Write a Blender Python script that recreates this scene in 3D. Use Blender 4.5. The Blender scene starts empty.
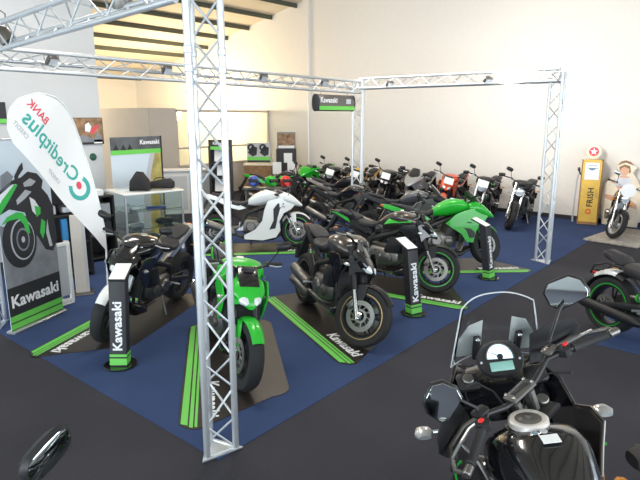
import bpy, math, random
from math import sin, cos, pi, radians as R, hypot, atan2
from mathutils import Vector as Vec, Matrix as Mat
random.seed(7)
scn = bpy.context.scene
col = scn.collection

# ------------------------------------------------------------------ materials
def mat(name, rgb, rough=.5, metal=0., coat=0., trans=0., emit=0., bump=0., bscale=200., var=0., ior=1.45, spec=.5):
    m = bpy.data.materials.new(name); m.use_nodes = True
    nt = m.node_tree; b = nt.nodes['Principled BSDF']
    b.inputs['Base Color'].default_value = (*rgb, 1)
    b.inputs['Roughness'].default_value = rough
    b.inputs['Metallic'].default_value = metal
    b.inputs['Coat Weight'].default_value = coat
    b.inputs['Coat Roughness'].default_value = .04
    b.inputs['Transmission Weight'].default_value = trans
    b.inputs['IOR'].default_value = ior
    b.inputs['Specular IOR Level'].default_value = spec
    if emit:
        b.inputs['Emission Color'].default_value = (*rgb, 1); b.inputs['Emission Strength'].default_value = emit
    if bump or var:
        tc = nt.nodes.new('ShaderNodeTexCoord'); n = nt.nodes.new('ShaderNodeTexNoise')
        n.inputs['Scale'].default_value = bscale; n.inputs['Detail'].default_value = 4
        nt.links.new(tc.outputs['Object'], n.inputs['Vector'])
        if bump:
            bp = nt.nodes.new('ShaderNodeBump'); bp.inputs['Strength'].default_value = bump; bp.inputs['Distance'].default_value = .01
            nt.links.new(n.outputs['Fac'], bp.inputs['Height']); nt.links.new(bp.outputs['Normal'], b.inputs['Normal'])
        if var:
            cr = nt.nodes.new('ShaderNodeValToRGB')
            cr.color_ramp.elements[0].position = .3; cr.color_ramp.elements[1].position = .7
            cr.color_ramp.elements[0].color = (*[c*(1-var) for c in rgb], 1)
            cr.color_ramp.elements[1].color = (*[min(1, c*(1+var)) for c in rgb], 1)
            nt.links.new(n.outputs['Fac'], cr.inputs['Fac']); nt.links.new(cr.outputs['Color'], b.inputs['Base Color'])
    return m
M = dict(
 gloss_black=mat('gloss_black', (.008, .008, .01), .18, coat=.8),
 black=mat('satin_black', (.014, .014, .016), .42),
 matte=mat('matte_black', (.02, .02, .022), .7),
 rubber=mat('tyre_rubber', (.018, .018, .019), .75, bump=.15, bscale=60),
 seat=mat('seat_vinyl', (.03, .03, .034), .55, bump=.1, bscale=150),
 green=mat('bike_green', (.018, .43, .03), .32, metal=.0, coat=.35),
 lime=mat('stripe_green', (.16, .62, .10), .5),
 white=mat('gloss_white', (.82, .84, .84), .22, coat=.6),
 paper=mat('white_paper', (.85, .86, .88), .6),
 orange=mat('bike_orange', (.75, .09, .02), .28, coat=.7),
 yellow=mat('bike_yellow', (.65, .36, .02), .3, coat=.6),
 red=mat('red_plastic', (.7, .02, .02), .3, coat=.3),
 amber=mat('amber_lens', (.8, .3, .03), .25),
 alu=mat('aluminium', (.62, .64, .66), .33, metal=.9, bump=.03, bscale=40),
 truss=mat('truss_aluminium', (.66, .69, .72), .40, metal=.65, bump=.04, bscale=30),
 chrome=mat('chrome', (.8, .82, .84), .12, metal=1.),
 capring=mat('cap_ring_silver', (.74, .70, .66), .3, metal=.35, coat=.5),
 disc=mat('brake_steel', (.30, .29, .27), .35, metal=.9),
 steel=mat('dark_steel', (.20, .19, .18), .38, metal=.85),
 grey=mat('grey_paint', (.13, .13, .14), .3, metal=.4, coat=.6),
 brown=mat('graphite_brown', (.07, .06, .055), .3, metal=.45, coat=.7),
 silver=mat('silver_paint', (.5, .52, .54), .28, metal=.6, coat=.5),
 bluegrey=mat('blue_grey_paint', (.16, .26, .32), .28, metal=.5, coat=.7),
 blue=mat('blue_paint', (.03, .08, .42), .3, coat=.5),
 bronze=mat('bronze_metal', (.42, .30, .14), .35, metal=.9),
 gold=mat('gold_anodised', (.7, .48, .12), .3, metal=.9),
 glass=mat('lens_glass', (.85, .9, .95), .05, metal=.35, coat=1),
 screen=mat('tinted_screen', (.05, .055, .06), .08, trans=.6, coat=1),
 clear=mat('clear_acrylic', (.93, .95, .96), .03, trans=1., ior=1.12),
 pane=mat('cabinet_glass', (.86, .95, .93), .02, trans=1., ior=1.25),
 mirror=mat('mirror_glass', (.75, .82, .82), .03, metal=1.),
 wall=mat('wall_paint', (.75, .72, .68), .85, bump=.03, bscale=12, var=.015),
 wallw=mat('white_wall_paint', (.58, .60, .62), .85, var=.01, bscale=3),
 part=mat('beige_partition', (.60, .55, .50), .8, var=.02, bscale=3),
 roof=mat('roof_lining', (.68, .61, .49), .75, var=.04, bscale=.8),
 purlin=mat('purlin_steel', (.09, .10, .08), .6, metal=.2),
 wood=mat('brown_wood', (.28, .16, .08), .5, var=.25, bscale=8),
 cloth=mat('banner_cloth', (.84, .86, .88), .7, bump=.05, bscale=90),
 teal=mat('teal_print', (.06, .42, .38), .6),
 redp=mat('red_print', (.75, .08, .12), .6),
 greyp=mat('grey_print', (.5, .52, .55), .6),
 pskyp=mat('poster_sky', (.62, .72, .82), .55),
 proad=mat('poster_road', (.24, .25, .28), .55, var=.2, bscale=6),
 pdark=mat('poster_dark', (.03, .03, .035), .5),
 pgrn=mat('poster_green', (.05, .5, .08), .5),
 pbrown=mat('poster_brown', (.30, .18, .10), .55, var=.5, bscale=9),
 pgold=mat('poster_gold', (.42, .36, .12), .55, var=.4, bscale=5),
 skin=mat('poster_skin', (.72, .42, .28), .55),
 cream=mat('poster_cream', (.85, .75, .6), .55, var=.1, bscale=6),
 pump=mat('pump_yellow', (.72, .47, .09), .35, coat=.3, var=.1, bscale=6),
 stone=mat('plinth_paving', (.35, .32, .28), .7, var=.3, bscale=14),
 mat_=mat('mat_brown_black', (.028, .023, .021), .36, bump=.05, bscale=300),
 lamp=mat('lamp_emitter', (1., .93, .8), .5, emit=9.),
 lampg=mat('fluorescent_tube', (1., .96, .88), .5, emit=22.),
 cyan=mat('display_lcd', (.25, .48, .42), .2),
 dial=mat('dial_face', (.7, .88, 1.), .3, emit=.55),
)
def carpet(name, rgb, var, bscale):
    m = mat(name, rgb, .95, bump=.35, bscale=bscale, var=var, spec=.12); nt = m.node_tree
    b = nt.nodes['Principled BSDF']; tc = nt.nodes.new('ShaderNodeTexCoord')
    n = nt.nodes.new('ShaderNodeTexNoise'); n.inputs['Scale'].default_value = 1.3; n.inputs['Detail'].default_value = 3
    nt.links.new(tc.outputs['Object'], n.inputs['Vector'])
    old = b.inputs['Base Color'].links[0].from_socket
    mx = nt.nodes.new('ShaderNodeMix'); mx.data_type = 'RGBA'; mx.blend_type = 'MULTIPLY'; mx.inputs[0].default_value = .35
    cr = nt.nodes.new('ShaderNodeValToRGB'); cr.color_ramp.elements[0].position = .35; cr.color_ramp.elements[1].position = .65
    cr.color_ramp.elements[0].color = (.65, .65, .65, 1)
    nt.links.new(n.outputs['Fac'], cr.inputs['Fac'])
    nt.links.new(old, mx.inputs[6]); nt.links.new(cr.outputs['Color'], mx.inputs[7]); nt.links.new(mx.outputs[2], b.inputs['Base Color'])
    return m
M['carpet'] = carpet('charcoal_carpet', (.054, .053, .064), .45, 160)
M['carpetb'] = carpet('blue_carpet', (.046, .074, .172), .35, 160)

# ------------------------------------------------------------------ mesh builder
class MB:
    def __init__(s): s.v = []; s.f = []
    def add(s, vs, fs):
        b = len(s.v); s.v += [Vec(p) for p in vs]; s.f += [tuple(i+b for i in f) for f in fs]; return s
    def tf(s, m):
        s.v = [m @ p for p in s.v]; return s
    def merge(s, o): return s.add(o.v, o.f)
    def box(s, c, d, rz=0, bev=0., rot=None):
        x, y, z = [q/2 for q in d]
        if bev:
            b = min(bev, x*.9, y*.9, z*.9); pts = []; loops = []
            def ring(zz, i):
                X, Y = x-i, y-i
                return [(X, Y-b, zz), (X-b, Y, zz), (-X+b, Y, zz), (-X, Y-b, zz), (-X, -Y+b, zz), (-X+b, -Y, zz), (X-b, -Y, zz), (X, -Y+b, zz)]
            rs = [ring(-z, b), ring(-z+b, 0), ring(z-b, 0), ring(z, b)]
            fs = []
            for r in rs: pts += r
            for k in range(3):
                for i in range(8):
                    j = (i+1) % 8; fs.append((k*8+i, k*8+j, k*8+8+j, k*8+8+i))
            fs.append(tuple(range(7, -1, -1))); fs.append(tuple(24+i for i in range(8)))
        else:
            pts = [(i, j, k) for k in (-z, z) for i, j in ((-x, -y), (x, -y), (x, y), (-x, y))]
            fs = [(3, 2, 1, 0), (4, 5, 6, 7), (0, 1, 5, 4), (1, 2, 6, 5), (2, 3, 7, 6), (3, 0, 4, 7)]
        m = Mat.Translation(Vec(c)) @ (rot if rot is not None else Mat.Rotation(rz, 4, 'Z'))
        return s.add([m @ Vec(p) for p in pts], fs)
    def tube(s, pts, r, n=8, closed=False, flat=1., up=None):
        pts = [Vec(p) for p in pts]; rr = r if isinstance(r, (list, tuple)) else [r]*len(pts)
        N = len(pts); vs = []; prev = None
        for i, p in enumerate(pts):
            a = pts[(i-1) % N] if (closed or i > 0) else p; c = pts[(i+1) % N] if (closed or i < N-1) else p
            t = (c-a).normalized()
            if prev is None:
                u = Vec(up) if up else (Vec((0, 0, 1)) if abs(t.z) < .9 else Vec((0, 1, 0)))
            else: u = prev
            w = t.cross(u).normalized(); u = w.cross(t).normalized(); prev = u
            for k in range(n):
                a_ = 2*pi*k/n; vs.append(p+w*cos(a_)*rr[i]+u*sin(a_)*rr[i]*flat)
        fs = []
        for i in range(N if closed else N-1):
            j = (i+1) % N
            for k in range(n):
                l = (k+1) % n; fs.append((i*n+k, i*n+l, j*n+l, j*n+k))
        if not closed:
            fs.append(tuple(range(n-1, -1, -1))); fs.append(tuple((N-1)*n+k for k in range(n)))
        return s.add(vs, fs)
    def lathe(s, prof, c=(0, 0, 0), axis=(0, 1, 0), n=28, closed=True):
        # prof: list of (radius, along axis)
        ax = Vec(axis).normalized(); u = ax.orthogonal().normalized(); w = ax.cross(u); c = Vec(c)
        vs = []; P = len(prof)
        for k in range(n):
            a = 2*pi*k/n; d = u*cos(a)+w*sin(a)
            for r, h in prof: vs.append(c+d*r+ax*h)
        fs = []
        for k in range(n):
            l = (k+1) % n
            for i in range(P if closed else P-1):
                j = (i+1) % P; fs.append((k*P+i, k*P+j, l*P+j, l*P+i))
        return s.add(vs, fs)
    def cyl(s, c, r, h, axis=(0, 0, 1), n=20, b=0.004):
        b = min(b, r*.4, h*.4)
        return s.lathe([(.0001, -h/2), (r-b, -h/2), (r, -h/2+b), (r, h/2-b), (r-b, h/2), (.0001, h/2)], c, axis, n, closed=False)
    def loft(s, st, n=16, axis='x', cap=True):
        # st: (x, yc, zc, hw, hz, p) superellipse rings in the YZ plane along x
        vs = []
        for q in st:
            x, yc, zc, hw, hz = q[:5]; p = q[5] if len(q) > 5 else 2.4
            for k in range(n):
                a = 2*pi*(k+.5)/n; ca, sa = cos(a), sin(a)
                y = math.copysign(abs(ca)**(2/p), ca)*hw; z = math.copysign(abs(sa)**(2/p), sa)*hz
                if len(q) > 6: y *= 1+q[6]*(z/hz if hz else 0)   # wider at top (q6>0)
                pt = (x, yc+y, zc+z) if axis == 'x' else (yc+y, zc+z, x)
                vs.append(pt)
        N = len(st); fs = []
        for i in range(N-1):
            for k in range(n):
                l = (k+1) % n; fs.append((i*n+k, i*n+l, i*n+n+l, i*n+n+k))
        if cap: fs.append(tuple(range(n-1, -1, -1))); fs.append(tuple((N-1)*n+k for k in range(n)))
        return s.add(vs, fs)
    def prism(s, out, y0, y1, b=.006, yf=None, plane='xz'):
        # outline in xz extruded along y with an eased edge; yf(x,z) bends the panel
        A = sum(out[i][0]*out[(i+1) % len(out)][1]-out[(i+1) % len(out)][0]*out[i][1] for i in range(len(out)))
        if A < 0: out = out[::-1]
        N = len(out); ins = []
        for i in range(N):
            p0, p1, p2 = Vec(out[i-1]), Vec(out[i]), Vec(out[(i+1) % N])
            e1 = (p1-p0).normalized(); e2 = (p2-p1).normalized(); nn = Vec((-e1.y-e2.y, e1.x+e2.x))
            nn = nn.normalized() if nn.length > 1e-6 else Vec((-e1.y, e1.x)); ins.append(p1+nn*b)
        ins = [tuple(p) for p in ins]; rings = [(ins, y0), (out, y0+b), (out, y1-b), (ins, y1)]
        vs = []
        for o, y in rings:
            for p in o:
                yy = y+(yf(p[0], p[1]) if yf else 0)
                vs.append((p[0], yy, p[1]) if plane == 'xz' else ((p[0], p[1], yy) if plane == 'xy' else (yy, p[0], p[1])))
        fs = []
        for k in range(3):
            for i in range(N):
                j = (i+1) % N; fs.append((k*N+i, k*N+j, k*N+N+j, k*N+N+i))
        fs.append(tuple(range(N-1, -1, -1))); fs.append(tuple(3*N+i for i in range(N)))
        return s.add(vs, fs)
    def arc_shell(s, c, r, a0, a1, w, t=.006, n=14, drop=.35, wa=None):
        # mudguard: a curved strip round the y axis at centre c, from angle a0 to a1 (degrees, 0=+x, 90=up)
        vs = []; sec = [(-1, -drop), (-.85, -.08), (-.45, .12), (0, .2), (.45, .12), (.85, -.08), (1, -drop)]
        for i in range(n+1):
            a = R(a0+(a1-a0)*i/n); f = wa(i/n) if wa else 1.
            for side in (0, 1):
                for y, h in (sec if side == 0 else sec[::-1]):
                    rr = r+h*w*.5*f-(t if side else 0)
                    vs.append((c[0]+cos(a)*rr, c[1]+y*w*.5*f*(1 if side == 0 else .94), c[2]+sin(a)*rr))
        P = 14; fs = []
        for i in range(n):
            for k in range(P):
                l = (k+1) % P; fs.append((i*P+k, i*P+l, i*P+P+l, i*P+P+k))
        fs.append(tuple(range(P-1, -1, -1))); fs.append(tuple(n*P+k for k in range(P)))
        return s.add(vs, fs)
    def build(s, name, m, parent=None, ang=38):
        me = bpy.data.meshes.new(name); me.from_pydata([tuple(p) for p in s.v], [], s.f)
        import bmesh
        bm = bmesh.new(); bm.from_mesh(me); bmesh.ops.recalc_face_normals(bm, faces=bm.faces); bm.to_mesh(me); bm.free()
        me.materials.append(M[m] if isinstance(m, str) else m)
        for p in me.polygons: p.use_smooth = True
        me.set_sharp_from_angle(angle=R(ang))
        o = bpy.data.objects.new(name, me); col.objects.link(o)
        if parent is not None: o.parent = parent
        return o
def tag(o, label=None, cat=None, group=None, kind=None):
    for k, v in (('label', label), ('category', cat), ('group', group), ('kind', kind)):
        if v: o[k] = v
    return o
def thing(name, label, cat, loc=(0, 0, 0), rz=0, group=None):
    o = bpy.data.objects.new(name, None); col.objects.link(o); o.empty_display_size = .1
    o.location = loc; o.rotation_euler = (0, 0, rz)
    return tag(o, label, cat, group)
def struct(name, mb, m): return tag(mb.build(name, m), kind='structure')
def text(name, s, size, m, parent, matrix, bold=.02, ext=.0008, align='CENTER', squeeze=1.):
    cu = bpy.data.curves.new(name, 'FONT'); cu.body = s; cu.size = size; cu.extrude = ext; cu.offset = bold*size
    cu.align_x = align; cu.align_y = 'CENTER'; cu.resolution_u = 3; cu.space_character = 1.03
    t = bpy.data.objects.new(name, cu); col.objects.link(t)
    bpy.context.view_layer.update()
    me = bpy.data.meshes.new_from_object(t.evaluated_get(bpy.context.evaluated_depsgraph_get()))
    bpy.data.objects.remove(t); me.materials.clear(); me.materials.append(M[m])
    me.transform(Mat.Diagonal((squeeze, 1, 1, 1)))
    me.transform(matrix); me.name = name
    o = bpy.data.objects.new(name, me); col.objects.link(o); o.parent = parent
    return o
def frame_m(origin, xdir, ydir):
    x = Vec(xdir).normalized(); y = Vec(ydir).normalized(); z = x.cross(y).normalized(); y = z.cross(x)
    m = Mat.Identity(4)
    for i in range(3): m[i][0] = x[i]; m[i][1] = y[i]; m[i][2] = z[i]; m[i][3] = origin[i]
    return m
def rot_about(p, axis, ang): return Mat.Translation(Vec(p)) @ Mat.Rotation(ang, 4, Vec(axis)) @ Mat.Translation(-Vec(p))
# ------------------------------------------------------------------ motorcycles
# bike space: x forward, y to the rider's left, z up, wheels at x = +-.72
def wheel(root, name, x, r, w, rimm, steer=None, spokes='cast', stripe=None, discs=1, hi=True, y=0):
    def B(mb, nm, m, par):
        if steer: mb.tf(steer)
        return mb.build(nm, m, par)
    n = 36 if hi else 22; c = (x, 0, r)
    rr = r*.70
    prof = [(rr, -w*.40), (rr+.012, -w*.44), (r-.045, -w*.5), (r-.022, -w*.47), (r-.006, -w*.26), (r, 0), (r-.006, w*.26), (r-.022, w*.47), (r-.045, w*.5), (rr+.012, w*.44), (rr, w*.40), (rr-.006, 0)]
    t = B(MB().lathe(prof, c, n=n), name, 'rubber', root)
    rim = MB().lathe([(rr+.010, -w*.43), (rr+.016, -w*.40), (rr+.002, -w*.36), (rr-.012, -w*.2), (rr-.014, w*.2), (rr+.002, w*.36), (rr+.016, w*.40), (rr+.010, w*.43), (rr-.012, w*.41), (rr-.03, w*.2), (rr-.03, -w*.2), (rr-.012, -w*.41)], c, n=n)
    rim.lathe([(.012, -w*.4), (.04, -w*.4), (.045, -w*.2), (.045, w*.2), (.04, w*.4), (.012, w*.4)], c, n=16)
    if spokes == 'cast':
        for k in range(5):
            for d in (-.16, .16):
                a = 2*pi*k/5+.3
                rim.tube([(c[0]+cos(a+d*.6)*.035, 0, c[2]+sin(a+d*.6)*.035), (c[0]+cos(a+d)*(rr-.018), 0, c[2]+sin(a+d)*(rr-.018))], [.016, .010], 6)
    B(rim, 'rim', rimm, t)
    if spokes == 'wire':
        sp = MB()
        for k in range(20):
            a = 2*pi*k/20; b = a+(.5 if k % 2 else -.5); s_ = .03 if k % 4 < 2 else -.03
            sp.tube([(c[0]+cos(b)*.04, s_, c[2]+sin(b)*.04), (c[0]+cos(a)*(rr-.02), 0, c[2]+sin(a)*(rr-.02))], .0028, 4)
        B(sp, 'wire_spokes', 'chrome', t)
    if stripe:
        st = MB()
        for s_ in (-1, 1):
            st.lathe([(rr+.004, s_*w*.445), (rr+.017, s_*w*.445), (rr+.017, s_*w*.425), (rr+.004, s_*w*.425)], c, n=n)
        B(st, 'rim_stripe', stripe, t)
    for s_ in ((-1, 1) if discs == 2 else (-1,)):
        yy = s_*w*.62; d = MB()
        R0 = r*(.50 if discs == 2 else .38)
        d.lathe([(R0*.70, yy-.0025), (R0, yy-.0025), (R0, yy+.0025), (R0*.70, yy+.0025)], c, n=n)
        for k in range(10):
            a = 2*pi*k/10; d.tube([(c[0]+cos(a)*R0*.73, yy, c[2]+sin(a)*R0*.73), (c[0]+cos(a+.25)*R0*.42, yy, c[2]+sin(a+.25)*R0*.42)], .006, 5)
        d.lathe([(R0*.30, yy-.004), (R0*.46, yy-.004), (R0*.46, yy+.004), (R0*.30, yy+.004)], c, n=18)
        B(d, 'brake_disc', 'disc', t)
        if discs == 2:
            ca = MB().loft([(-.055, 0, 0, .028, .022, 4), (-.045, 0, 0, .034, .032, 4), (.045, 0, 0, .034, .032, 4), (.055, 0, 0, .028, .022, 4)], 10)
            ca.tf(Mat.Translation((x-R0*.78, yy*1.05, r+R0*.55)) @ Mat.Rotation(R(-58), 4, 'Y'))
            B(ca, 'brake_caliper', 'steel', t)
    return t

def motorcycle(name, label, f, h, style='naked', main='green', accent='gloss_black', steer=0, lean=-7, scale=1., plate=False, group=None, opts=None, hi=True, z0=0.):
    """f: front contact point (u,v); h: heading vector"""
    o = dict(rim='matte', fork='black', stripe=None, tankm=None, seatm='seat', screen=False, muffler='steel', engine='steel', fwheel=.305, frame='black', tail=None, headm=None, nose=None, top='black')
    o.update(opts or {}); skip = o.get('skip', ())
    L = hypot(*h); h = (h[0]/L, h[1]/L); ang = atan2(h[1], h[0])
    loc = (f[0]-h[0]*.72*scale, f[1]-h[1]*.72*scale, z0)
    root = thing(name, label, 'motorcycle', loc, 0, group)
    root.rotation_euler = Mat.Rotation(ang, 3, 'Z').to_euler()
    root.rotation_euler = (Mat.Rotation(ang, 3, 'Z') @ Mat.Rotation(R(lean), 3, 'X')).to_euler()
    root.scale = (scale,)*3
    tankm = o['tankm'] or main; tailm = o['tail'] or main; headm = o['headm'] or main
    sport = style in ('sport', 'tourer'); classic = style == 'classic'; cruiser = style == 'cruiser'
    FX, RX, r = .72, -.72, o['fwheel']
    rake = R(25 if not cruiser else 31); d = Vec((-sin(rake), 0, cos(rake)))
    axle = Vec((FX, 0, r)); offs = Vec((-.03, 0, -.012))
    top = axle+offs+d*.72
    S = rot_about(top, d, R(steer))
    def B(mb, nm, m, par=root, st=False):
        if st: mb.tf(S)
        return mb.build(nm, m, par)
    # wheels
    wheel(root, 'front_wheel', FX, r, .12 if not classic else .10, o['rim'], S, 'wire' if classic else 'cast', o['stripe'], 2 if not classic else 1, hi)
    wheel(root, 'rear_wheel', RX, .31, .18 if not classic else .12, o['rim'], None, 'wire' if classic else 'cast', o['stripe'], 1, hi)
    # fork
    fk = MB(); lo = MB(); up = MB()
    for s_ in (-1, 1):
        y = .095*s_; a = axle+Vec((0, y, 0)); b = a+offs
        lo.tube([b+d*-.03, b+d*.05, b+d*.30], [.026, .024, .020], 10)
        lo.loft([(-.02, 0, 0, .02, .03), (.02, 0, 0, .02, .03)], 8)
        lo.v[-16:] = [Vec((axle.x, y, axle.z))+v for v in lo.v[-16:]]
        up.tube([b+d*.26, b+d*.74], .030 if not classic else .023, 10)
    fo = B(up, 'front_fork', o['fork'], root, True)
    B(lo, 'fork_lower', 'chrome' if o['fork'] != 'chrome' else 'alu', fo, True)
    yk = MB()
    for k in (.52, .70):
        p = axle+offs+d*k; yk.box(p+Vec((-.01, 0, 0)), (.07, .25, .03), bev=.008, rot=Mat.Rotation(-rake, 4, 'Y'))
    B(yk, 'fork_clamp', 'steel', fo, True)
    # front mudguard
    mg = MB().arc_shell((FX, 0, r), r+.018, 38, 150 if not classic else 190, .14, n=12, wa=lambda t: .75+.5*t*(1-t)*1.2)
    mg.prism([(FX-.10, r+.02), (FX-.02, r+.02), (FX-.02, r+.30), (FX-.20, r+.26)], .066, .072, .002)
    mg.prism([(FX-.10, r+.02), (FX-.02, r+.02), (FX-.02, r+.30), (FX-.20, r+.26)], -.072, -.066, .002)
    B(mg, 'front_mudguard', o.get('fender', main), root, True)
    # frame
    fr = MB(); head = top+Vec((-.02, 0, -.08))
    for s_ in (-1, 1):
        y = s_
        fr.tube([head+Vec((-.02, .03*y, 0)), (.15, .13*y, .74), (-.18, .15*y, .62), (-.28, .12*y, .40)], [.035, .034, .03, .03], 8)
        fr.tube([head+Vec((-.02, .02*y, -.1)), (.32, .12*y, .55), (.30, .12*y, .35)], .017, 8)
        fr.tube([(-.12, .12*y, .66), (-.45, .10*y, .74), (-.75, .06*y, .84)], .015, 8)
        fr.tube([(-.26, .12*y, .5), (-.55, .09*y, .74)], .013, 8)
    B(fr, 'frame', o['frame'])
    # swingarm
    sw = MB()
    for s_ in (-1, 1):
        sw.tube([(-.26, .10*s_, .40), (-.5, .125*s_, .36), (-.74, .125*s_, .31)], [.03, .028, .022], 8, flat=1.4)
    sw.tube([(-.30, -.12, .40), (-.30, .12, .40)], .03, 8)
    so = B(sw, 'swingarm', 'black' if not sport else 'steel')
    sp = MB().lathe([(.03, .100), (.095, .100), (.10, .104), (.10, .108), (.03, .110)], (RX, 0, .31), n=26)
    sp.tube([(RX, .105, .405), (-.25, .105, .44)], .008, 5).tube([(RX, .105, .215), (-.25, .105, .37)], .008, 5)
    B(sp, 'chain', 'steel', so)
    # shock
    if cruiser:
        cl = MB().tube([(-.34+.32*k/72, -.17+.035*cos(2*pi*k/9), .50+.02*k/72+.035*sin(2*pi*k/9)) for k in range(73)], .008, 6)
        sk_ = B(cl, 'shock_spring', 'green')
        B(MB().tube([(-.40, -.17, .495), (.03, -.17, .525)], .018, 10), 'damper', 'steel', sk_)
    if classic:
        for s_ in (-1, 1): B(MB().tube([(-.70, .15*s_, .36), (-.55, .14*s_, .70)], .022, 10), 'rear_shock', 'chrome')
    # engine
    en = MB()
    en.loft([(-.26, 0, .40, .10, .10, 4), (-.22, 0, .42, .15, .15, 4), (-.05, 0, .40, .17, .15, 4), (.12, 0, .40, .16, .13, 4), (.2, 0, .40, .10, .08, 4)], 16)
    cy = MB()
    if classic or cruiser:
        for k in range(9):
            z = .52+k*.022; cy.box((.06, 0, z), (.24, .26, .008), bev=.003)
        cy.box((.06, 0, .62), (.2, .22, .2)); cy.box((.06, 0, .735), (.22, .25, .05), bev=.02)
    else:
        cy.loft([(.46, .10, 0, .13, .165, 5), (.52, .13, 0, .12, .175, 5), (.62, .17, 0, .12, .18, 5), (.68, .18, 0, .11, .165, 5), (.71, .18, 0, .07, .12, 5)], 16, axis='z')
    eo = B(en, 'engine', o['engine'] if not classic else 'alu')
    B(cy, 'cylinder_block', 'black' if not classic else 'alu', eo)
    for s_ in (-1, 1):
        cv = MB()
        cv.lathe([(.0001, .19*s_), (.07, .19*s_), (.085, .175*s_), (.09, .15*s_)], (-.10, 0, .40), closed=False, n=20)
        cv.lathe([(.0001, .185*s_), (.045, .185*s_), (.06, .175*s_), (.062, .15*s_)], (.08, 0, .39), closed=False, n=18)
        for k in range(6):
            a = 2*pi*k/6; cv.cyl((-.10+cos(a)*.078, .175*s_, .40+sin(a)*.078), .008, .03, (0, 1, 0), 8)
        B(cv, 'engine_cover', o.get('cover', 'steel'), eo)
    # exhaust
    ex = MB()
    for y in ((-.12, -.04, .04, .12) if not classic else (-.09, .09)):
        ex.tube([(.22, y, .62), (.33, y*1.05, .56), (.36, y, .42), (.30, y*.8, .24), (.15, y*.6, .19), (-.10, y*.5, .19)], .019, 8)
    ex.tube([(-.05, 0, .19), (-.20, -.05, .19), (-.36, -.15, .27)], [.045, .04, .026], 10)
    xo = B(ex, 'exhaust_pipe', 'steel' if not classic else 'chrome')
    mf = MB()
    def can(p0, p1, rr): mf.tube([p0, Vec(p0).lerp(Vec(p1), .06), Vec(p0).lerp(Vec(p1), .15), Vec(p0).lerp(Vec(p1), .93), p1], [rr*.45, rr*.8, rr, rr, rr*.8], 14, flat=1.15)
    if o['muffler'] is None: pass
    elif style == 'naked' and o.get('twin', False):
        for s_ in (-1, 1): can((-.34, .16*s_, .34), (-.72, .22*s_, .46), .058); can((-.34, .16*s_, .24), (-.68, .235*s_, .33), .05)
    elif classic or cruiser: can((-.2, -.20, .26), (-.95, -.22, .30), .048)
    else: can((-.36, -.17, .28), (-.86, -.215, .48), .062)
    if mf.v:
        mo = B(mf, 'muffler', o['muffler'], xo)
        if hi and not classic and not cruiser and not o.get('twin'):
            B(MB().tube([(-.845, -.213, .474), (-.87, -.216, .484)], .067, 14), 'muffler_tip', 'chrome', xo)
    # radiator
    if not classic:
        rd = MB().box((.43, 0, .55), (.035, .34, .26), bev=.008, rot=Mat.Rotation(R(-14), 4, 'Y'))
        for k in range(9): rd.box((.452-.0055*k+.02, 0, .46+k*.023), (.004, .32, .006))
        B(rd, 'radiator', 'matte')
    if 'tank' not in skip:
        # tank
        tk = MB()
        if classic:
            tk.loft([(-.10, 0, .80, .06, .05, 2.2), (-.06, 0, .80, .12, .075, 2.3), (.08, 0, .83, .145, .11, 2.4), (.25, 0, .85, .145, .12, 2.4), (.36, 0, .86, .11, .09, 2.3), (.40, 0, .865, .06, .05, 2.2)], 20)
        elif cruiser:
            tk.loft([(-.16, 0, .72, .05, .04, 2.2), (-.08, 0, .74, .12, .08, 2.3), (.08, 0, .79, .16, .11, 2.4), (.26, 0, .85, .15, .11, 2.4), (.38, 0, .89, .10, .07, 2.3), (.42, 0, .90, .05, .04, 2.2)], 20)
        else:
            tk.loft([(-.16, 0, .80, .05, .03, 2.2), (-.12, 0, .83, .10, .06, 2.4, .1), (-.02, 0, .86, .13, .105, 2.6, .25), (.10, 0, .89, .17, .13, 2.6, .3), (.22, 0, .905, .20, .13, 2.6, .25), (.33, 0, .90, .19, .11, 2.6, .2), (.42, 0, .885, .13, .07, 2.5, .1), (.46, 0, .88, .06, .03, 2.2)], 20)
        to = B(tk, 'fuel_tank', tankm)
        zc = {'classic': .975, 'cruiser': .94}.get(style, 1.03)
        B(MB().cyl((.18, 0, zc), .038, .02, (.05 if not cruiser else -.3, 0, 1), 18), 'fuel_cap', 'alu', to)
        if not (classic or cruiser):
            if o.get('flash'):
                fl = MB()
                for s_ in (-1, 1):
                    st = [(-.02, .83, .15), (.06, .92, .17), (.2, .97, .21), (.34, .95, .205), (.40, .90, .16), (.26, .88, .225), (.1, .86, .205)]
                    fl.prism([(x, z) for x, z, y in st], -.004, .004, .002, yf=lambda x, z, s_=s_: s_*(.217-1.0*(x-.24)**2-.9*max(0, z-.90)*1.1))
                B(fl, 'tank_panel', o['flash'], to)
    # seat
    se = MB(); pi_ = MB()
    if classic or cruiser:
        z = .0 if classic else -.06
        se.loft([(-.62, 0, .80+z, .08, .04, 3), (-.56, 0, .80+z, .13, .07, 3), (-.3, 0, .78+z, .16, .075, 3), (-.14, 0, .78+z, .11, .05, 3), (-.08, 0, .79+z, .07, .03, 3)], 14)
        if cruiser: pi_.loft([(-.90, 0, .84, .06, .03, 3), (-.85, 0, .84, .10, .055, 3), (-.66, 0, .80, .115, .055, 3), (-.6, 0, .78, .08, .03, 3)], 12)
    else:
        zt = .03 if style == 'sport' else 0
        se.loft([(-.46, 0, .84, .05, .03, 3), (-.42, 0, .825, .13, .045, 3), (-.32, 0, .80, .15, .045, 3), (-.20, 0, .80, .12, .045, 3), (-.13, 0, .83, .08, .045, 3), (-.10, 0, .85, .05, .03, 3)], 14)
        pi_.loft([(-.78, 0, .95+zt, .04, .015, 3), (-.75, 0, .945+zt, .08, .03, 3), (-.6, 0, .915+zt, .105, .035, 3), (-.48, 0, .885+zt, .10, .035, 3), (-.44, 0, .87+zt, .06, .02, 3)], 14)
    B(se, 'seat', o['seatm'])
    if pi_.v: B(pi_, 'pillion_seat', o['seatm'])
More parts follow.
